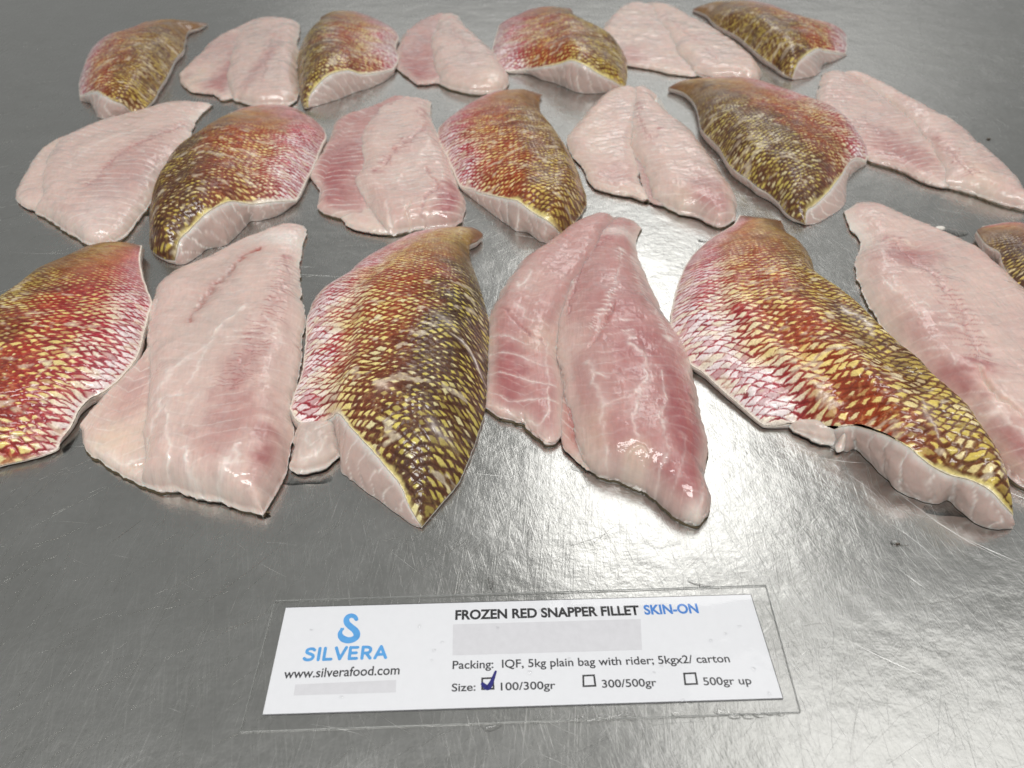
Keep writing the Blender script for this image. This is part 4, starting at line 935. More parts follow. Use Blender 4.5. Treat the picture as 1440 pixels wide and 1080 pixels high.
def skin_fillet(k, spec):
    sp = spec['skin']; seed = 100 + 13 * k
    front = spec['row'] == 3
    res = {3: 0.62, 2: 0.85, 1: 1.25}[spec['row']]
    Q, u, v, D, peri = patch(sp, res, seed, 0.45, 0.15)
    nu, nv = Q.shape[:2]
    X, Y = Q[..., 0], Q[..., 1]
    U = u[:, None] + 0 * X; V = v[None] + 0 * X
    bel = V if sp['belly'] == 'L' else 1 - V                 # 0 belly, 1 back
    g = np.interp(u, [0, .25, .6, 1], [.25, .62, 1, .62])[:, None]
    t = np.clip(D / 26, 0, 1)
    Z = Q[..., 2] + sp['bulge'] * g * (1 - (1 - t) ** 2.2) * (0.72 + .4 * sstep(0.1, .75, bel))
    Z += 2.2 * (fbm(X / 32, Y / 32, seed) - .5) * sstep(0, 8, D)
    # --- scale pockets on a staggered diamond lattice that follows the body
    tail = Q[0].mean(0)[:2]; head = Q[-1].mean(0)[:2]
    midp = Q[nu // 2, nv // 2, :2]
    ax = (head - tail); Lb = np.linalg.norm(ax); ax /= Lb
    kx = sp.get('follow', .3); ax = kx * ax + (1 - kx) * np.array([0, -1.0]); ax /= np.linalg.norm(ax)
    px = np.array([-ax[1], ax[0]])
    if px @ (Q[nu // 2, -1, :2] - Q[nu // 2, 0, :2]) < 0: px = -px
    s = (X - tail[0]) * ax[0] + (Y - tail[1]) * ax[1]; tt = (X - midp[0]) * px[0] + (Y - midp[1]) * px[1]
    sn = np.clip(s / Lb, 0, 1.1)
    ca, cb = sp.get('cell', (8.2, 4.3))
    grow = 0.46 + 0.54 * sstep(0.0, .62, sn)
    # integrate row spacing along the body
    sg = np.linspace(-0.3, 1.4, 400); gg = 0.46 + 0.54 * sstep(0, .62, np.clip(sg, 0, 1.1))
    bi = np.cumsum(1 / (cb * gg)) * (sg[1] - sg[0]) * Lb
    b = np.interp(s / Lb, sg, bi)
    tt2 = tt + (5 if sp['belly'] == 'L' else -5) * np.sin(np.clip(sn, 0, 1) * math.pi)
    belc = 1.12 - .34 * sstep(.35, .95, bel)                 # scales get finer towards the back
    a = tt2 / (ca * grow * (0.55 + .45 * belc))
    a = a + 1.3 * (fbm(X / 24, Y / 24, seed + 1, 2) - .5) + .25 * (fbm(X / 8, Y / 8, seed + 31, 2) - .5) + .20 * (fbm(X / 3, Y / 3, seed + 2) - .5)
    b = b + 1.6 * (fbm(X / 24, Y / 24, seed + 3, 2) - .5) + .38 * (fbm(X / 8, Y / 8, seed + 33, 2) - .5) + .30 * (fbm(X / 2.8, Y / 2.2, seed + 4) - .5) + sp.get('bow', -1.2) * (bel - .4) ** 2
    p, q = a + b * .5, a - b * .5
    p, q = (a + b) / 1.0, (a - b) / 1.0
    ip, iq = np.floor(p), np.floor(q); fp, fq = p - ip, q - iq
    e = np.minimum(np.minimum(fp, 1 - fp), np.minimum(fq, 1 - fq))
    along = (fp - fq) * .5                                    # -0.5 tail side .. 0.5 head side of one cell
    rnd = hsh(ip, iq, seed); rnd2 = hsh(ip, iq, seed + 1)
    red, dark = sp['tone']
    # width of the coloured net: thin on the belly, wide on the flanks, patchy
    flank = np.exp(-((bel - .50) / .30) ** 2)
    patchy = fbm(X / 24, Y / 24, seed + 6)
    T = 0.085 + .10 * flank * min(1.3, .5 + red * .5) + (.07 + .07 * red) * sstep(.42, .7, patchy) * (.4 + .6 * flank) + .16 * (rnd - .5) + .16 * dark * sstep(.5, .95, hsh(ip, iq, seed + 5)) * sstep(.2, .5, bel) + .09 * dark * sstep(.35, .8, bel)
    T = T + 0.10 * sstep(.35, .05, sn) + (.03 if red > 1 else 0) * flank
    T = T + (0 if front else .045 + .03 * dark)
    T = T * (1 - .45 * sstep(.22, .0, bel))
    e2 = e + .22 * along - .01
    blur = .04 + .03 * sstep(.3, 0, sn)
    mask = sstep(T - blur, T + blur, e2)
    strength = 1 - .55 * sstep(.38, .02, sn)                  # the net fades out on the tail
    # --- colours
    C = lambda *c: np.array(c)
    n1 = fbm(X / 16, Y / 16, seed + 7); n2 = fbm(X / 5, Y / 5, seed + 8)
    k1 = sstep(.10, .36, bel + .25 * (n1 - .5)); k2 = sstep(.45, .78, bel + .3 * (n1 - .5))
    cell = C(.84, .74, .75) * (1 - k1[..., None]) + C(.79, .64, .25) * k1[..., None]
    cell = cell * (1 - k2[..., None]) + C(.58, .465, .11) * k2[..., None]
    rim = C(.36, .024, .045) * (1 - k1[..., None]) + C(.27, .042, .014) * k1[..., None]
    dk = C(.16, .052, .012) * (1 - min(1, dark)) + C(.060, .024, .011) * min(1, dark)
    rim = rim * (1 - k2[..., None]) + dk * k2[..., None]
    if red > 1:                                               # the red fish: warm red almost to the back
        cell = cell * .9 + .1 * C(.75, .5, .4); rr_ = (sstep(.85, .25, bel) * .8)[..., None]; rim = rim * (1 - rr_) + C(.34, .018, .038) * rr_
    elif dark > .5:
        hd = (sstep(.5, .95, sn) * sstep(.1, .4, bel) * .7 * min(1, dark))[..., None]; rim = rim * (1 - hd) + C(.10, .035, .018) * hd
    wc = (sstep(.72, .9, rnd2) * .6)[..., None]; cell = cell * (1 - wc) + C(.78, .70, .50) * wc
    dc = (sstep(.3, .08, rnd2) * .55)[..., None]; cell = cell * (1 - dc) + rim * dc
    redw = (sstep(.62, .3, bel) * sstep(.6, .1, sn) * .55 * min(1.2, red + .2))[..., None]; cell = cell * (1 - redw) + C(.42, .085, .075) * redw
    brn = (sstep(.35, .8, bel) * sstep(.55, .05, sn) * .78)[..., None]; cell = cell * (1 - brn) + C(.19, .075, .026) * brn
    # the net itself: dark seam lines inside a mottled, lighter band
    nb = fbm(X / 2.4, Y / 1.7, seed + 12, 3); nb2 = fbm(X / 9, Y / 9, seed + 13)
    seam = (sstep(.075, .02, e + .04 * (nb - .5)) * .75)[..., None]
    band = rim * (.75 + .75 * nb + .35 * (nb2 - .5))[..., None] + (sstep(.55, .8, nb) * .22)[..., None] * (cell - rim)
    tb = (sstep(.45, .05, sn) * .6 * sstep(.1, .45, bel))[..., None]; band = band * (1 - tb) + C(.15, .05, .022) * tb
    rim = band * (1 - seam) + rim * .62 * seam
    mk = (1 - (1 - mask) * strength)[..., None]
    col = rim * (1 - mk) + cell * mk
    col *= (0.82 + .36 * n2)[..., None]
    # each fish its own cast; scuffed places where the scaling knife took the colour off
    cast = np.array((.97 + .09 * hsh(k, 1.0), .95 + .11 * hsh(k, 2.0), .78 + .22 * hsh(k, 3.0)))
    col *= 1 + (cast - 1) * sstep(.12, .4, bel)[..., None]
    sc = (sstep(.66, .80, fbm(X / 9, Y / 5, seed + 41, 3)) * .55 * sstep(.2, .45, sn))[..., None]; col = col * (1 - sc) + C(.74, .64, .48) * sc
    bru = (sstep(.60, .78, fbm(X / 20, Y / 14, seed + 43, 3)) * .6 * sstep(.25, .6, bel))[..., None]; col = col * (1 - bru) + col * C(.45, .36, .40) * bru
    strokes_apply(X, Y, col, Z, sp.get('strokes', []), seed + 61)
    # dark tail tip, pale cut rim of the skin
    tip = (sstep(.07, .0, U) * .85)[..., None]; col = col * (1 - tip) + C(.16, .06, .03) * tip
    eg = np.minimum(D, 99)
    hd = np.minimum(1, np.interp(V, v, np.clip((np.interp(v, np.linspace(0, 1, len(sp['H'])), [h[2] for h in sp['H']]) - 2) / 10, 0.25, 1)))
    du = (1 - U) * Lb
    ew = 1.2 + 4.5 * np.clip(n1 - .25, 0, 1) + 3.5 * (n2 - .4)
    e1 = sstep(1.0, .15, du / np.maximum(.6, ew) * .9) * hd
    belly_edge = sstep(1.6, .3, eg) * sstep(.25, .08, bel)
    ec = np.clip(np.maximum(e1, belly_edge), 0, 1)[..., None]
    ecol = C(.80, .72, .64) * (1 - sstep(.2, .5, bel)[..., None]) + C(.78, .66, .26) * sstep(.2, .5, bel)[..., None]
    col = col * (1 - ec) + ecol * ec
    tin = sstep(.25, .0, du / np.maximum(.6, ew))[..., None] * hd[..., None]; col = col * (1 - tin * .8) + C(.82, .76, .66) * tin * .8
    # --- relief of the pockets
    pad = np.sqrt(np.clip(e * 2, 0, 1))
    Z += (0.70 * pad * grow + .75 * along * grow - 0.25 + 0.25 * (n2 - .5)) * sstep(0, 2.5, D) * (.35 + .65 * strength)
    # loose fragments of the lateral line
    G = np.stack([X, Y, Z], -1)
    root_xy = (tail + head) / 2 * MM
    root = empty('snapper_fillet', (root_xy[0], root_xy[1], 0.0), spec['label'], 'fish fillet', GROUP)
    o = np.array([root_xy[0], root_xy[1], 0.0]); root['_o'] = o.tolist()
    # skin sheet plus a 1 mm turned-down rim
    idx = perimeter_index(nu, nv); top = G.reshape(-1, 3)[idx]
    tan = np.roll(top[:, :2], -1, 0) - np.roll(top[:, :2], 1, 0)
    nrm = np.stack([tan[:, 1], -tan[:, 0]], 1); nrm /= np.linalg.norm(nrm, axis=1)[:, None] + 1e-9
    if ((top[:, :2] - top[:, :2].mean(0)) * nrm).sum() < 0: nrm = -nrm
    r1 = top.copy(); r1[:, :2] += nrm * .1; r1[:, 2] = np.maximum(top[:, 2] - .4, .8)
    r2 = top.copy(); r2[:, :2] += nrm * .12; r2[:, 2] = np.maximum(top[:, 2] - .7, .5)
    co = np.vstack([G.reshape(-1, 3), r1, r2]) * MM - o
    rimcol = col.reshape(-1, 3)[idx] * .35 + np.array((.80, .71, .58)) * .65
    cc = np.vstack([col.reshape(-1, 3), rimcol, rimcol])
    F0 = quads(nu, nv); n = len(idx); i0 = np.arange(n); i1 = np.roll(i0, -1); A = nu * nv
    ring = np.vstack([np.stack([idx[i0], A + i0, A + i1, idx[i1]], 1), np.stack([A + i0, A + n + i0, A + n + i1, A + i1], 1)])
    # orientation: top normals up
    f = F0[len(F0) // 2]; a_, b_, c_ = co[f[0]], co[f[1]], co[f[2]]
    if np.cross(b_ - a_, c_ - a_)[2] < 0: F0 = F0[:, ::-1]
    Fall = np.vstack([F0, ring])
    if spec.get('scales'):
        # vertex normals of the whole sheet keep the shading continuous between skin and scales
        d1 = co[Fall[:, 2]] - co[Fall[:, 0]]; d2 = co[Fall[:, 3]] - co[Fall[:, 1]]; fn = np.cross(d1, d2)
        ln = np.linalg.norm(fn, axis=1)[:, None]; 
        vn = np.zeros_like(co)
        for c4 in range(4): np.add.at(vn, Fall[:, c4], fn)
        vn /= np.linalg.norm(vn, axis=1)[:, None] + 1e-12
        vn[:A][vn[:A, 2] < 0] *= -1
        mflat = (mask * strength).reshape(-1); cid = (ip * 10000 + iq).reshape(-1); ecf = ec.reshape(-1)
        fm = (mflat[F0].min(1) > .5) & (ecf[F0].max(1) < .35) & (cid[F0].max(1) == cid[F0].min(1))
        fid = cid[F0[:, 0]]
        keep = np.vstack([F0[~fm], ring])
        def sub(name, faces, parent):
            vs, inv = np.unique(faces, return_inverse=True)
            return obj(name, mesh_np(name, co[vs], inv.reshape(faces.shape), M_SKIN, cc[vs], normals=vn[vs]), parent)
        sk = sub('skin', keep, root)
        ff = F0[fm]; fi = fid[fm]
        ids, inv, cnt = np.unique(fi, return_inverse=True, return_counts=True)
        # the largest as seen: weight by nearness to the viewer and by being in frame
        cen = np.zeros((len(ids), 3)); np.add.at(cen, inv, (co + o)[ff[:, 0]]); cen /= cnt[:, None]
        vis = np.abs(cen[:, 0]) < 0.665 * (cen[:, 1] * 0.757 + (0.303 - cen[:, 2]) * 0.653)
        score = cnt * vis / (cen[:, 1] ** 2 + .09)
        order = np.argsort(-score)
        big = [q for q in order[:300] if cnt[q] >= 6]
        srt = np.argsort(inv, kind='stable'); st = np.r_[0, np.cumsum(cnt)]
        used = np.zeros(len(ff), bool)
        for q in big:
            sel = srt[st[q]:st[q + 1]]; used[sel] = True
            sub('scale', ff[sel], sk)
        if (~used).any():
            r_ = sub('scales', ff[~used], sk); r_['kind'] = 'stuff'
    else:
        obj('skin', mesh_np('skin', co, Fall, M_SKIN, cc), root)
    # meat below: loop just under the skin down to the table
    base = r2.copy(); base[:, :2] -= nrm * np.clip(top[:, 2:3] * .25, 0, 5); base[:, 2] = .3
    bh = resample(catmull(np.c_[np.array(sp['base']), np.zeros(len(sp['base']))], 6), np.linspace(0, 1, nv))
    # perimeter order: T (nv), R (nu-1), H reversed (nv-1), L reversed
    o1 = nv + nu - 1
    seg = np.arange(o1 - 1, o1 + nv - 1)
    base[seg, :2] = bh[::-1, :2]
    blend = 14
    for j in range(1, blend):
        w_ = 1 - j / blend
        for s_, e_ in ((seg[0] - j, seg[0]), ((seg[-1] + j) % len(base), seg[-1])):
            base[s_, :2] = base[s_, :2] + w_ * (base[e_, :2] - (r2[e_, :2] - nrm[e_] * 1)) * .8
    wall_mesh('flesh', r2, base, root, seed)
    for j, (nm, ps) in enumerate(spec.get('extra', [])):
        flesh_part(nm, ps, root, seed + 40 + j, 0.8)
    del root['_o']

def flesh_part(name, sp, root, seed, res):
    Q, u, v, D, peri = patch(sp, res, seed, 1.3, 0.4)
    nu, nv = Q.shape[:2]; X, Y = Q[..., 0], Q[..., 1]
    U = u[:, None] + 0 * X; V = v[None] + 0 * X
    g = np.interp(u, [0, .5, 1], sp['g'])[:, None]
    t = np.clip(D / (sp['R_'] * 1.15), 0, 1)
    dome = np.clip(1 - (1 - t) ** 2.2, 0, 1) ** (.86 - .36 * np.maximum(sstep(.72, 1, U), (sstep(.35, .05, V) * sstep(.12, .4, U)) if sp.get('fold') else 0))
    Z = Q[..., 2] + sp['B'] * (.88 if res < .9 else .8) * g * dome * (.86 + .14 * np.sin(V * math.pi))
    ins = sstep(0, 6, D)
    Z += (2.6 * (fbm(X / 22, Y / 22, seed) - .5) + 1.1 * (fbm(X / 8, Y / 8, seed + 1) - .5)) * (.3 + .7 * ins)
    c0, c1 = (np.array(PAL[q]) for q in sp['tint'])
    n1 = fbm(X / 26, Y / 26, seed + 2); n2 = fbm(X / 7, Y / 7, seed + 3, 4); n3 = fbm(X / 2.2, Y / 2.2, seed + 4)
    m = (sstep(.35, .75, n1) * .28)[..., None]
    col = c0 * (1 - m) + c1 * m
    for (bx, by, rx, ry, c, st) in sp.get('blobs', []):
        d = np.sqrt(((X - bx) / rx) ** 2 + ((Y - by) / ry) ** 2) + .7 * (n2 - .5)
        f = np.clip(sstep(1.3, .1, d) * st * 1.2, 0, 1)[..., None]; col = col * (1 - f) + np.array(PAL[c]) * f
    # thin connective sheets between the muscle flakes: curved chevrons
    st = sp.get('sept', .35)
    tail = Q[0].mean(0)[:2]; head = Q[-1].mean(0)[:2]; ax = head - tail; Lb = np.linalg.norm(ax); ax /= Lb
    s = (X - tail[0]) * ax[0] + (Y - tail[1]) * ax[1]
    ph = (s + 30 * np.abs(V - .45) + 3 * (n1 - .5) + 1.6 * (n2 - .5) + 9 * (fbm(X / 40, Y / 40, seed + 21) - .5)) / 8.5
    fr = np.abs(ph - np.round(ph)) * 8.5
    gate = .25 + .75 * sstep(.38, .62, fbm(X / 14, Y / 14, seed + 6))
    ln = np.exp(-(fr / .48) ** 2) * gate; st = .12 + .9 * st
    groove = np.exp(-(fr / 1.5) ** 2)
    Z += (-.35 * groove * (.25 + st) + (.06 + .35 * st) * (ph - np.floor(ph) - .5) * sstep(.42, .62, n1)) * ins
    f = (np.clip(ln * st * 1.1, 0, .8))[..., None]; col = col * (1 - f) + np.array(PAL['white']) * f
    # blotchy membranes
    mb = (sstep(.60, .78, fbm(X / 9, Y / 6, seed + 9, 4)) * .10)[..., None]; col = col * (1 - mb) + np.array(PAL['white']) * mb
    strokes_apply(X, Y, col, Z, sp.get('strokes', []), seed + 11)
    ed = (sstep(9, 0, D) * .55)[..., None]; col = col * (1 - ed) + np.array((.74, .64, .57)) * ed
    fib = fbm((s + 30 * np.abs(V - .45)) / 9, V * 150 * Lb / 250, seed + 23, 2)      # muscle fibres
    col *= (.93 + .12 * n2 + .06 * (n3 - .5) + .10 * (fib - .5))[..., None]; Z += .25 * (fib - .5) * ins
    Z += .22 * (n3 - .5)
    Z = np.maximum(Z, .8)
    G = np.stack([X, Y, Z], -1).reshape(-1, 3)
    o = np.array(root['_o'])
    idx = perimeter_index(nu, nv); top = G[idx]
    tan = np.roll(top[:, :2], -1, 0) - np.roll(top[:, :2], 1, 0)
    nrm = np.stack([tan[:, 1], -tan[:, 0]], 1); nrm /= np.linalg.norm(nrm, axis=1)[:, None] + 1e-9
    if ((top[:, :2] - top[:, :2].mean(0)) * nrm).sum() < 0: nrm = -nrm
    r1 = top.copy(); r1[:, :2] -= nrm * .5; r1[:, 2] = .9
    co = np.vstack([G, r1]) * MM - o
    cc = np.vstack([col.reshape(-1, 3), col.reshape(-1, 3)[idx] * .9])
    F0 = quads(nu, nv); f = F0[len(F0) // 2]
    if np.cross(co[f[1]] - co[f[0]], co[f[2]] - co[f[0]])[2] < 0: F0 = F0[:, ::-1]
    n = len(idx); i0 = np.arange(n); i1 = np.roll(i0, -1); A = nu * nv
    ring = np.stack([idx[i0], A + i0, A + i1, idx[i1]], 1)
    ob = obj(name, mesh_np(name, co, np.vstack([F0, ring]), M_FLESH, cc), root)
    return ob, top, nrm

def flesh_fillet(k, spec):
    seed = 500 + 17 * k
    res = {3: 0.8, 2: 1.0, 1: 1.3}[spec['row']]
    pts = np.array(spec['parts'][-1][1]['L'] + spec['parts'][-1][1]['R'])[:, :2].mean(0) * MM
    root = empty('snapper_fillet', (pts[0], pts[1], 0.0), spec['label'], 'fish fillet', GROUP)
    root['_o'] = [pts[0], pts[1], 0.0]; o = np.array(root['_o'])
    for j, (nm, ps) in enumerate(spec['parts']):
        ps['fold'] = nm == 'loin' and len(spec['parts']) > 1
        ob, top, nrm = flesh_part(nm, ps, root, seed + 5 * j, res)
        if nm == 'loin' or nm == 'belly_flap':
            # skin under the meat: a thin dark sheet that peeps out along the edge
            w = (vnoise(np.arange(len(top)) / 30., np.zeros(len(top)), seed + j) - .62)[:, None]
            a = top.copy(); a[:, :2] += nrm * np.clip(w * 2.0, -1.2, .6); a[:, 2] = 1.0
            b = a.copy(); b[:, 2] = .15
            c = top.copy(); c[:, :2] -= nrm * 4; c[:, 2] = 1.2
            n = len(top); P = np.vstack([c, a, b]) * MM - o; i0 = np.arange(n); i1 = np.roll(i0, -1)
            q = np.vstack([np.stack([i0, n + i0, n + i1, i1], 1), np.stack([n + i0, 2 * n + i0, 2 * n + i1, n + i1], 1)])
            obj('skin', mesh_np('skin', P, q, M_UNDER), root)
    del root['_o']

for k, spec in enumerate(FILLETS):
    (skin_fillet if spec['kind'] == 'skin' else flesh_fillet)(k, spec)

# =============================================================== laminated card
def build_card():
    A, Bq, Cq, Dq = (np.array(p) for p in CARD['paper'])
    ctr = (A + Bq + Cq + Dq) / 4
    ex = (Bq - A) + (Cq - Dq); ex /= np.linalg.norm(ex); ey = np.array([-ex[1], ex[0]])
    W = (np.linalg.norm(Bq - A) + np.linalg.norm(Cq - Dq)) / 2; Hh = (np.linalg.norm(A - Dq) + np.linalg.norm(Bq - Cq)) / 2
    root = empty('laminated_card', (ctr[0] * MM, ctr[1] * MM, 0.0), 'laminated white product card with blue logo lying in front of the fillets', 'card')
    root.rotation_euler = (0, 0, math.atan2(ex[1], ex[0]))
    def loc(p):
        d = np.array(p) - ctr; return np.array([d @ ex, d @ ey])
    def flat(name, pts, z, mat, parent=root, th=0.0):
        pts = np.array([[*p, z] for p in pts]) * MM; n = len(pts)
        me = bpy.data.meshes.new(name)
        if th:
            low = pts.copy(); low[:, 2] -= th * MM
            fs = [tuple(range(n))] + [(i, n + i, n + (i + 1) % n, (i + 1) % n) for i in range(n)]
            me.from_pydata(np.vstack([pts, low]).tolist(), [], fs)
        else: me.from_pydata(pts.tolist(), [], [tuple(range(n))])
        me.materials.append(mat); me.update()
        return obj(name, me, parent)
    hw, hh = W / 2, Hh / 2
    paper = flat('paper', [(-hw, -hh), (hw, -hh), (hw, hh), (-hw, hh)], .55, M_PAPER, th=.15)
    zt = .58
    # thin dark cut line round the sheet
    e = .28
    for nm, q in (('border_line', [(-hw, hh - e), (hw, hh - e), (hw, hh), (-hw, hh)]), ('border_line', [(hw - e, -hh), (hw, -hh), (hw, hh - e), (hw - e, hh - e)]), ('border_line', [(-hw, -hh), (hw - e, -hh), (hw - e, -hh + e), (-hw, -hh + e)])):
        flat(nm, q, zt, INKS['ink'], paper)
    def text(name, s, ink, p0, p1, ptop, off):
        cu = bpy.data.curves.new(name, 'FONT'); cu.body = s; cu.size = 1.0; cu.offset = off; cu.resolution_u = 6
        t = bpy.data.objects.new(name + '_curve', cu); scene.collection.objects.link(t)
        dg = bpy.context.evaluated_depsgraph_get()
        me = bpy.data.meshes.new_from_object(t.evaluated_get(dg)); bpy.data.objects.remove(t); bpy.data.curves.remove(cu)
        n = len(me.vertices); co = np.empty(n * 3, np.float32); me.vertices.foreach_get('co', co); co = co.reshape(-1, 3)
        a, b, c = loc(p0), loc(p1), loc(ptop)
        d = b - a; Wt = np.linalg.norm(d); d /= Wt; nn = np.array([-d[1], d[0]])
        hgt = (c - a) @ nn
        cap = 0.73 if s[0] != 'w' else 0.56
        x = (co[:, 0] - co[:, 0].min()) / (co[:, 0].max() - co[:, 0].min()) * Wt
        y = co[:, 1] / cap * hgt
        out = np.c_[a[0] + d[0] * x + nn[0] * y, a[1] + d[1] * x + nn[1] * y, np.full(n, zt)] * MM
        me.vertices.foreach_set('co', out.astype(np.float32).ravel()); me.materials.clear(); me.materials.append(INKS[ink]); me.update()
        me.name = name
        return obj(name, me, paper)
    for l in CARD['lines']: text(*l)
    for nm, q in zip(('hidden_text_block', 'hidden_text_block'), CARD['bars']):
        flat(nm, [loc(p) for p in q][::-1], zt, INKS['grey'], paper)
    for q in CARD['boxes']:
        q = [loc(p) for p in q]; c = sum(q) / 4; inner = [c + (p - c) * .72 for p in q]
        pts = np.array([[*p, zt] for p in q + inner]) * MM
        me = bpy.data.meshes.new('tick_box'); me.from_pydata(pts.tolist(), [], [(i, (i + 1) % 4, 4 + (i + 1) % 4, 4 + i) for i in range(4)]); me.materials.append(INKS['black'])
        obj('tick_box', me, paper)
    def ribbon(name, pts, wd, z, ink, parent, caps=True):
        """thick line with round ends; wd number or list"""
        p = np.array(pts, float); n = len(p)
        w = np.full(n, wd) if np.isscalar(wd) else np.array(wd)
        tg = np.gradient(p, axis=0); tg /= np.linalg.norm(tg, axis=1)[:, None]; nm = np.c_[-tg[:, 1], tg[:, 0]]
        left = p + nm * w[:, None]; right = p - nm * w[:, None]
        poly = list(left)
        if caps:
            poly += [p[-1] + w[-1] * (math.cos(a) * nm[-1] + math.sin(a) * tg[-1]) for a in np.linspace(.3, math.pi - .3, 7)]
        poly += list(right[::-1])
        if caps:
            poly += [p[0] + w[0] * (-math.cos(a) * nm[0] - math.sin(a) * tg[0]) for a in np.linspace(.3, math.pi - .3, 7)]
        k = 7 if caps else 0
        N_ = len(poly); fs = []
        for i in range(n - 1): fs.append((i, i + 1, n + k + (n - 2 - i), n + k + (n - 1 - i)))
        if caps:
            fs.append(tuple([n - 1] + list(range(n, n + k)) + [n + k])); fs.append(tuple([2 * n + k - 1] + list(range(2 * n + k, 2 * n + 2 * k)) + [0]))
        me = bpy.data.meshes.new(name); me.from_pydata([(q[0] * MM, q[1] * MM, z * MM) for q in poly], [], fs); me.materials.append(INKS[ink]); me.update()
        return obj(name, me, parent)
    tk = catmull([loc(p) for p in CARD['tick']], 5)
    ribbon('pen_tick', tk, list(np.interp(np.linspace(0, 1, len(tk)), [0, .35, .6, 1], [.8, 1.25, 1.0, .5])), zt + .03, 'pen', paper)
    # blue word mark, drawn as round-ended strokes
    a, b, c = (loc(p) for p in CARD['logo'])
    d = b - a; Wt = np.linalg.norm(d); d /= Wt; nn = np.array([-d[1], d[0]]); cap = (c - a) @ nn
    L_ = {'S': [[(.62, .86), (.5, .97), (.3, .98), (.12, .88), (.12, .68), (.3, .56), (.5, .46), (.6, .3), (.52, .1), (.3, .02), (.1, .06), (.0, .16)]],
          'I': [[(.0, .0), (.0, 1)]], 'L': [[(.0, 1), (.0, 0)], [(.0, .02), (.5, .02)]], 'V': [[(0, 1), (.34, .02)], [(.34, .02), (.7, 1)]],
          'E': [[(0, 1), (0, 0)], [(0, .98), (.5, .98)], [(0, .5), (.44, .5)], [(0, .02), (.5, .02)]],
          'R': [[(0, 0), (0, 1)], [(0, .98), (.3, .98), (.5, .88), (.54, .7), (.46, .52), (.25, .46), (0, .46)], [(.26, .46), (.56, .0)]],
          'A': [[(0, 0), (.36, 1)], [(.36, 1), (.74, 0)], [(.14, .3), (.6, .3)]]}
    x = .12; adv = {'S': .98, 'I': .38, 'L': .76, 'V': 1.0, 'E': .88, 'R': .9, 'A': .9}; tot = sum(adv[q] for q in 'SILVERA') + .02
    sc_ = Wt / tot
    wm = empty_part = None
    for ch in 'SILVERA':
        verts, faces = [], []
        for j, st in enumerate(L_[ch]):
            pts = catmull(st, 5) if len(st) > 2 else np.array(st, float)
            P = [a + d * (x + q[0]) * sc_ + nn * (q[1] * .84 + .08) * cap for q in pts]
            o_ = ribbon('logo_letter', P, cap * .108, zt + .01 * j, 'blue', paper)
            me = o_.data; k = len(verts); verts += [tuple(v.co) for v in me.vertices]; faces += [tuple(i + k for i in p.vertices) for p in me.polygons]
            bpy.data.objects.remove(o_); bpy.data.meshes.remove(me)
        me = bpy.data.meshes.new('logo_letter'); me.from_pydata(verts, [], faces); me.materials.append(INKS['blue']); me.update()
        obj('logo_letter', me, paper); x += adv[ch]
    em = catmull([loc(p) for p in CARD['emblem']], 4)
    ribbon('logo_emblem', em, list(np.interp(np.linspace(0, 1, len(em)), [0, .2, .5, .8, 1], [.85, 1.25, 1.45, 1.5, .5])), zt, 'blue', paper)
    flat('logo_barb', [loc(p) for p in CARD['barb']][::-1], zt + .012, INKS['blue'], paper)
    # clear laminate over and round the sheet
    fq = [loc(p) for p in CARD['film']]
    gu, gv = np.meshgrid(np.linspace(0, 1, 70), np.linspace(0, 1, 24), indexing='ij')
    fx = sum(w_[..., None] * q for w_, q in zip(((1 - gu) * (1 - gv), gu * (1 - gv), gu * gv, (1 - gu) * gv), fq))
    rimd = np.minimum(np.minimum(gu, 1 - gu) * 24, np.minimum(gv, 1 - gv) * 7)
    fz = .72 + .30 * sstep(0, 1, rimd) + .22 * (fbm(gu * 16, gv * 5, 3, 2) - .5) + .55 * (fbm(gu * 42, gv * 9, 8, 2) - .5) * sstep(1.3, .2, rimd)
    film = obj('film', mesh_np('film', np.dstack([fx, np.maximum(fz, .62)]).reshape(-1, 3) * MM, quads(70, 24)[:, ::-1], M_FILM), root)
    edges = []
    for i in range(4):
        p, q = fq[i], fq[(i + 1) % 4]; t_ = (q - p) / np.linalg.norm(q - p); n_ = np.array([-t_[1], t_[0]])
        if n_ @ p < 0: n_ = -n_
        flat('film_edge', [p, q, q + n_ * .045, p + n_ * .045], .93, M_FILM_EDGE, film, th=.7)
    # blisters in the seal along the lower margin and a few on the face
    rng = random.Random(4)
    for i, p in enumerate(BITS['beads'] + BITS['glints']):
        q = loc(p); r = rng.uniform(.9, 1.9) if i < len(BITS['beads']) else rng.uniform(.4, .9)
        blister = drop_mesh('seal_blister', r, rng.uniform(1.2, 2.6) if i < len(BITS['beads']) else 1.2, .55 if i < len(BITS['beads']) else .35, 40 + i, M_WATER)
        o_ = obj('seal_blister', blister, film); o_.location = (q[0] * MM, q[1] * MM, .00096); o_.rotation_euler = (0, 0, rng.uniform(-.3, .3))
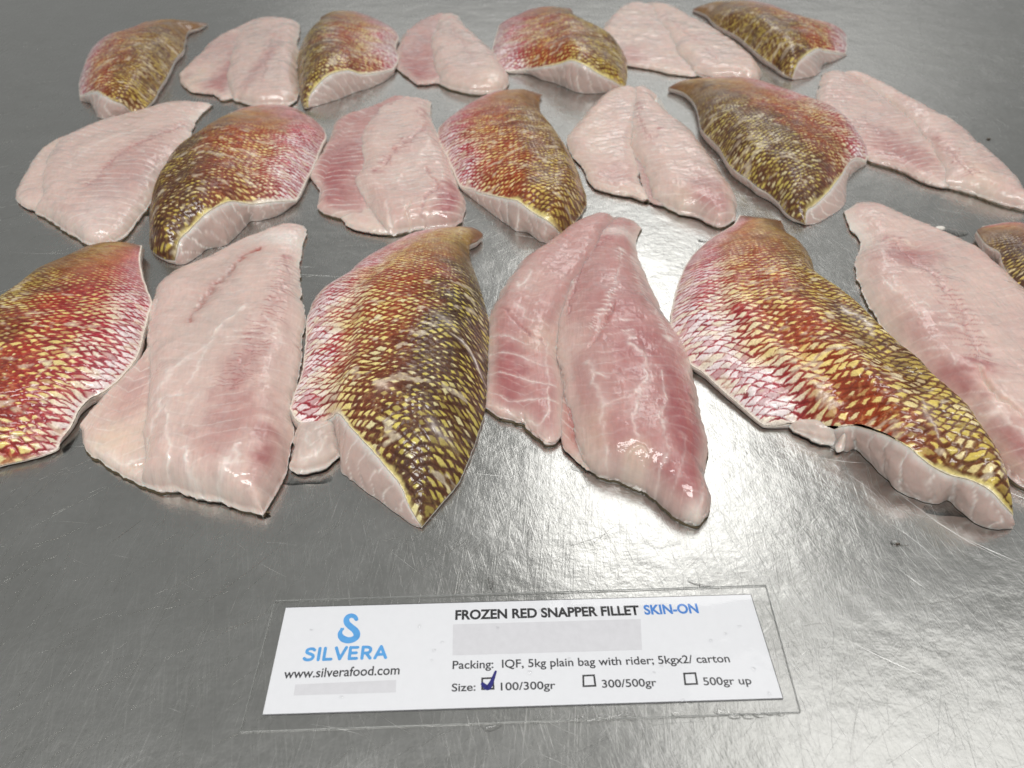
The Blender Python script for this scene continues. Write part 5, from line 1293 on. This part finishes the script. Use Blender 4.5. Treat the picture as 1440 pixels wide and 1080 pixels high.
def drop_mesh(name, r, asp, h, seed, mat):
    n, m = 20, 7; P = [(0, 0, h)]; rs = random.Random(seed); ph = rs.uniform(0, 6)
    for i in range(1, m + 1):
        t = i / m
        for j in range(n):
            a = 2 * math.pi * j / n; k = r * (1 + .18 * math.sin(2 * a + ph) + .1 * math.sin(3 * a + 2 * ph))
            P.append((math.cos(a) * k * t * asp, math.sin(a) * k * t, h * (1 - t * t) ** .75 if t < 1 else 0))
    fs = [(0, 1 + j, 1 + (j + 1) % n) for j in range(n)]
    for i in range(m - 1):
        for j in range(n):
            b0 = 1 + i * n; fs.append((b0 + j, b0 + n + j, b0 + n + (j + 1) % n, b0 + (j + 1) % n))
    me = bpy.data.meshes.new(name); me.from_pydata([(x * MM, y * MM, z * MM) for x, y, z in P], [], fs); me.materials.append(mat)
    me.polygons.foreach_set('use_smooth', [True] * len(fs)); me.update()
    return me
build_card()

# =============================================================== drops and crumbs on the steel
for i, (p, r, asp, h, lab) in enumerate(BITS['drops']):
    o_ = obj('water_drop', drop_mesh('water_drop', r, 1 / max(.35, asp) if asp < 1 else 1 / asp, h, i, M_WATER))
    o_.location = (p[0] * MM, p[1] * MM, .0002); tag(o_, lab, 'water drop', 'water drops on the steel')
    if asp > 1: o_.scale = (1, asp, 1)
for i, (p, r, lab) in enumerate(BITS['crumbs']):
    rng = np.random.default_rng(i)
    th, ph = np.meshgrid(np.linspace(0, math.pi, 9), np.linspace(0, 2 * math.pi, 15)[:-1], indexing='ij')
    rr = r * (1 + .5 * (rng.random(th.shape) - .5)); rr[0] = rr[0].mean(); rr[-1] = rr[-1].mean()
    co = np.stack([rr * np.sin(th) * np.cos(ph) * 1.3, rr * np.sin(th) * np.sin(ph) * .7, rr * np.cos(th) * .45 + r * .42], -1).reshape(-1, 3)
    g = np.arange(9 * 14).reshape(9, 14); nx = np.roll(g, -1, 1)
    q = np.stack([g[:-1], g[1:], nx[1:], nx[:-1]], -1).reshape(-1, 4)
    o_ = obj('fish_crumb', mesh_np('fish_crumb', co * MM, q, M_CRUMB if i == 0 else M_SCRAP)); o_.location = (p[0] * MM, p[1] * MM, 0)
    tag(o_, lab, 'crumb', 'crumbs on the steel')
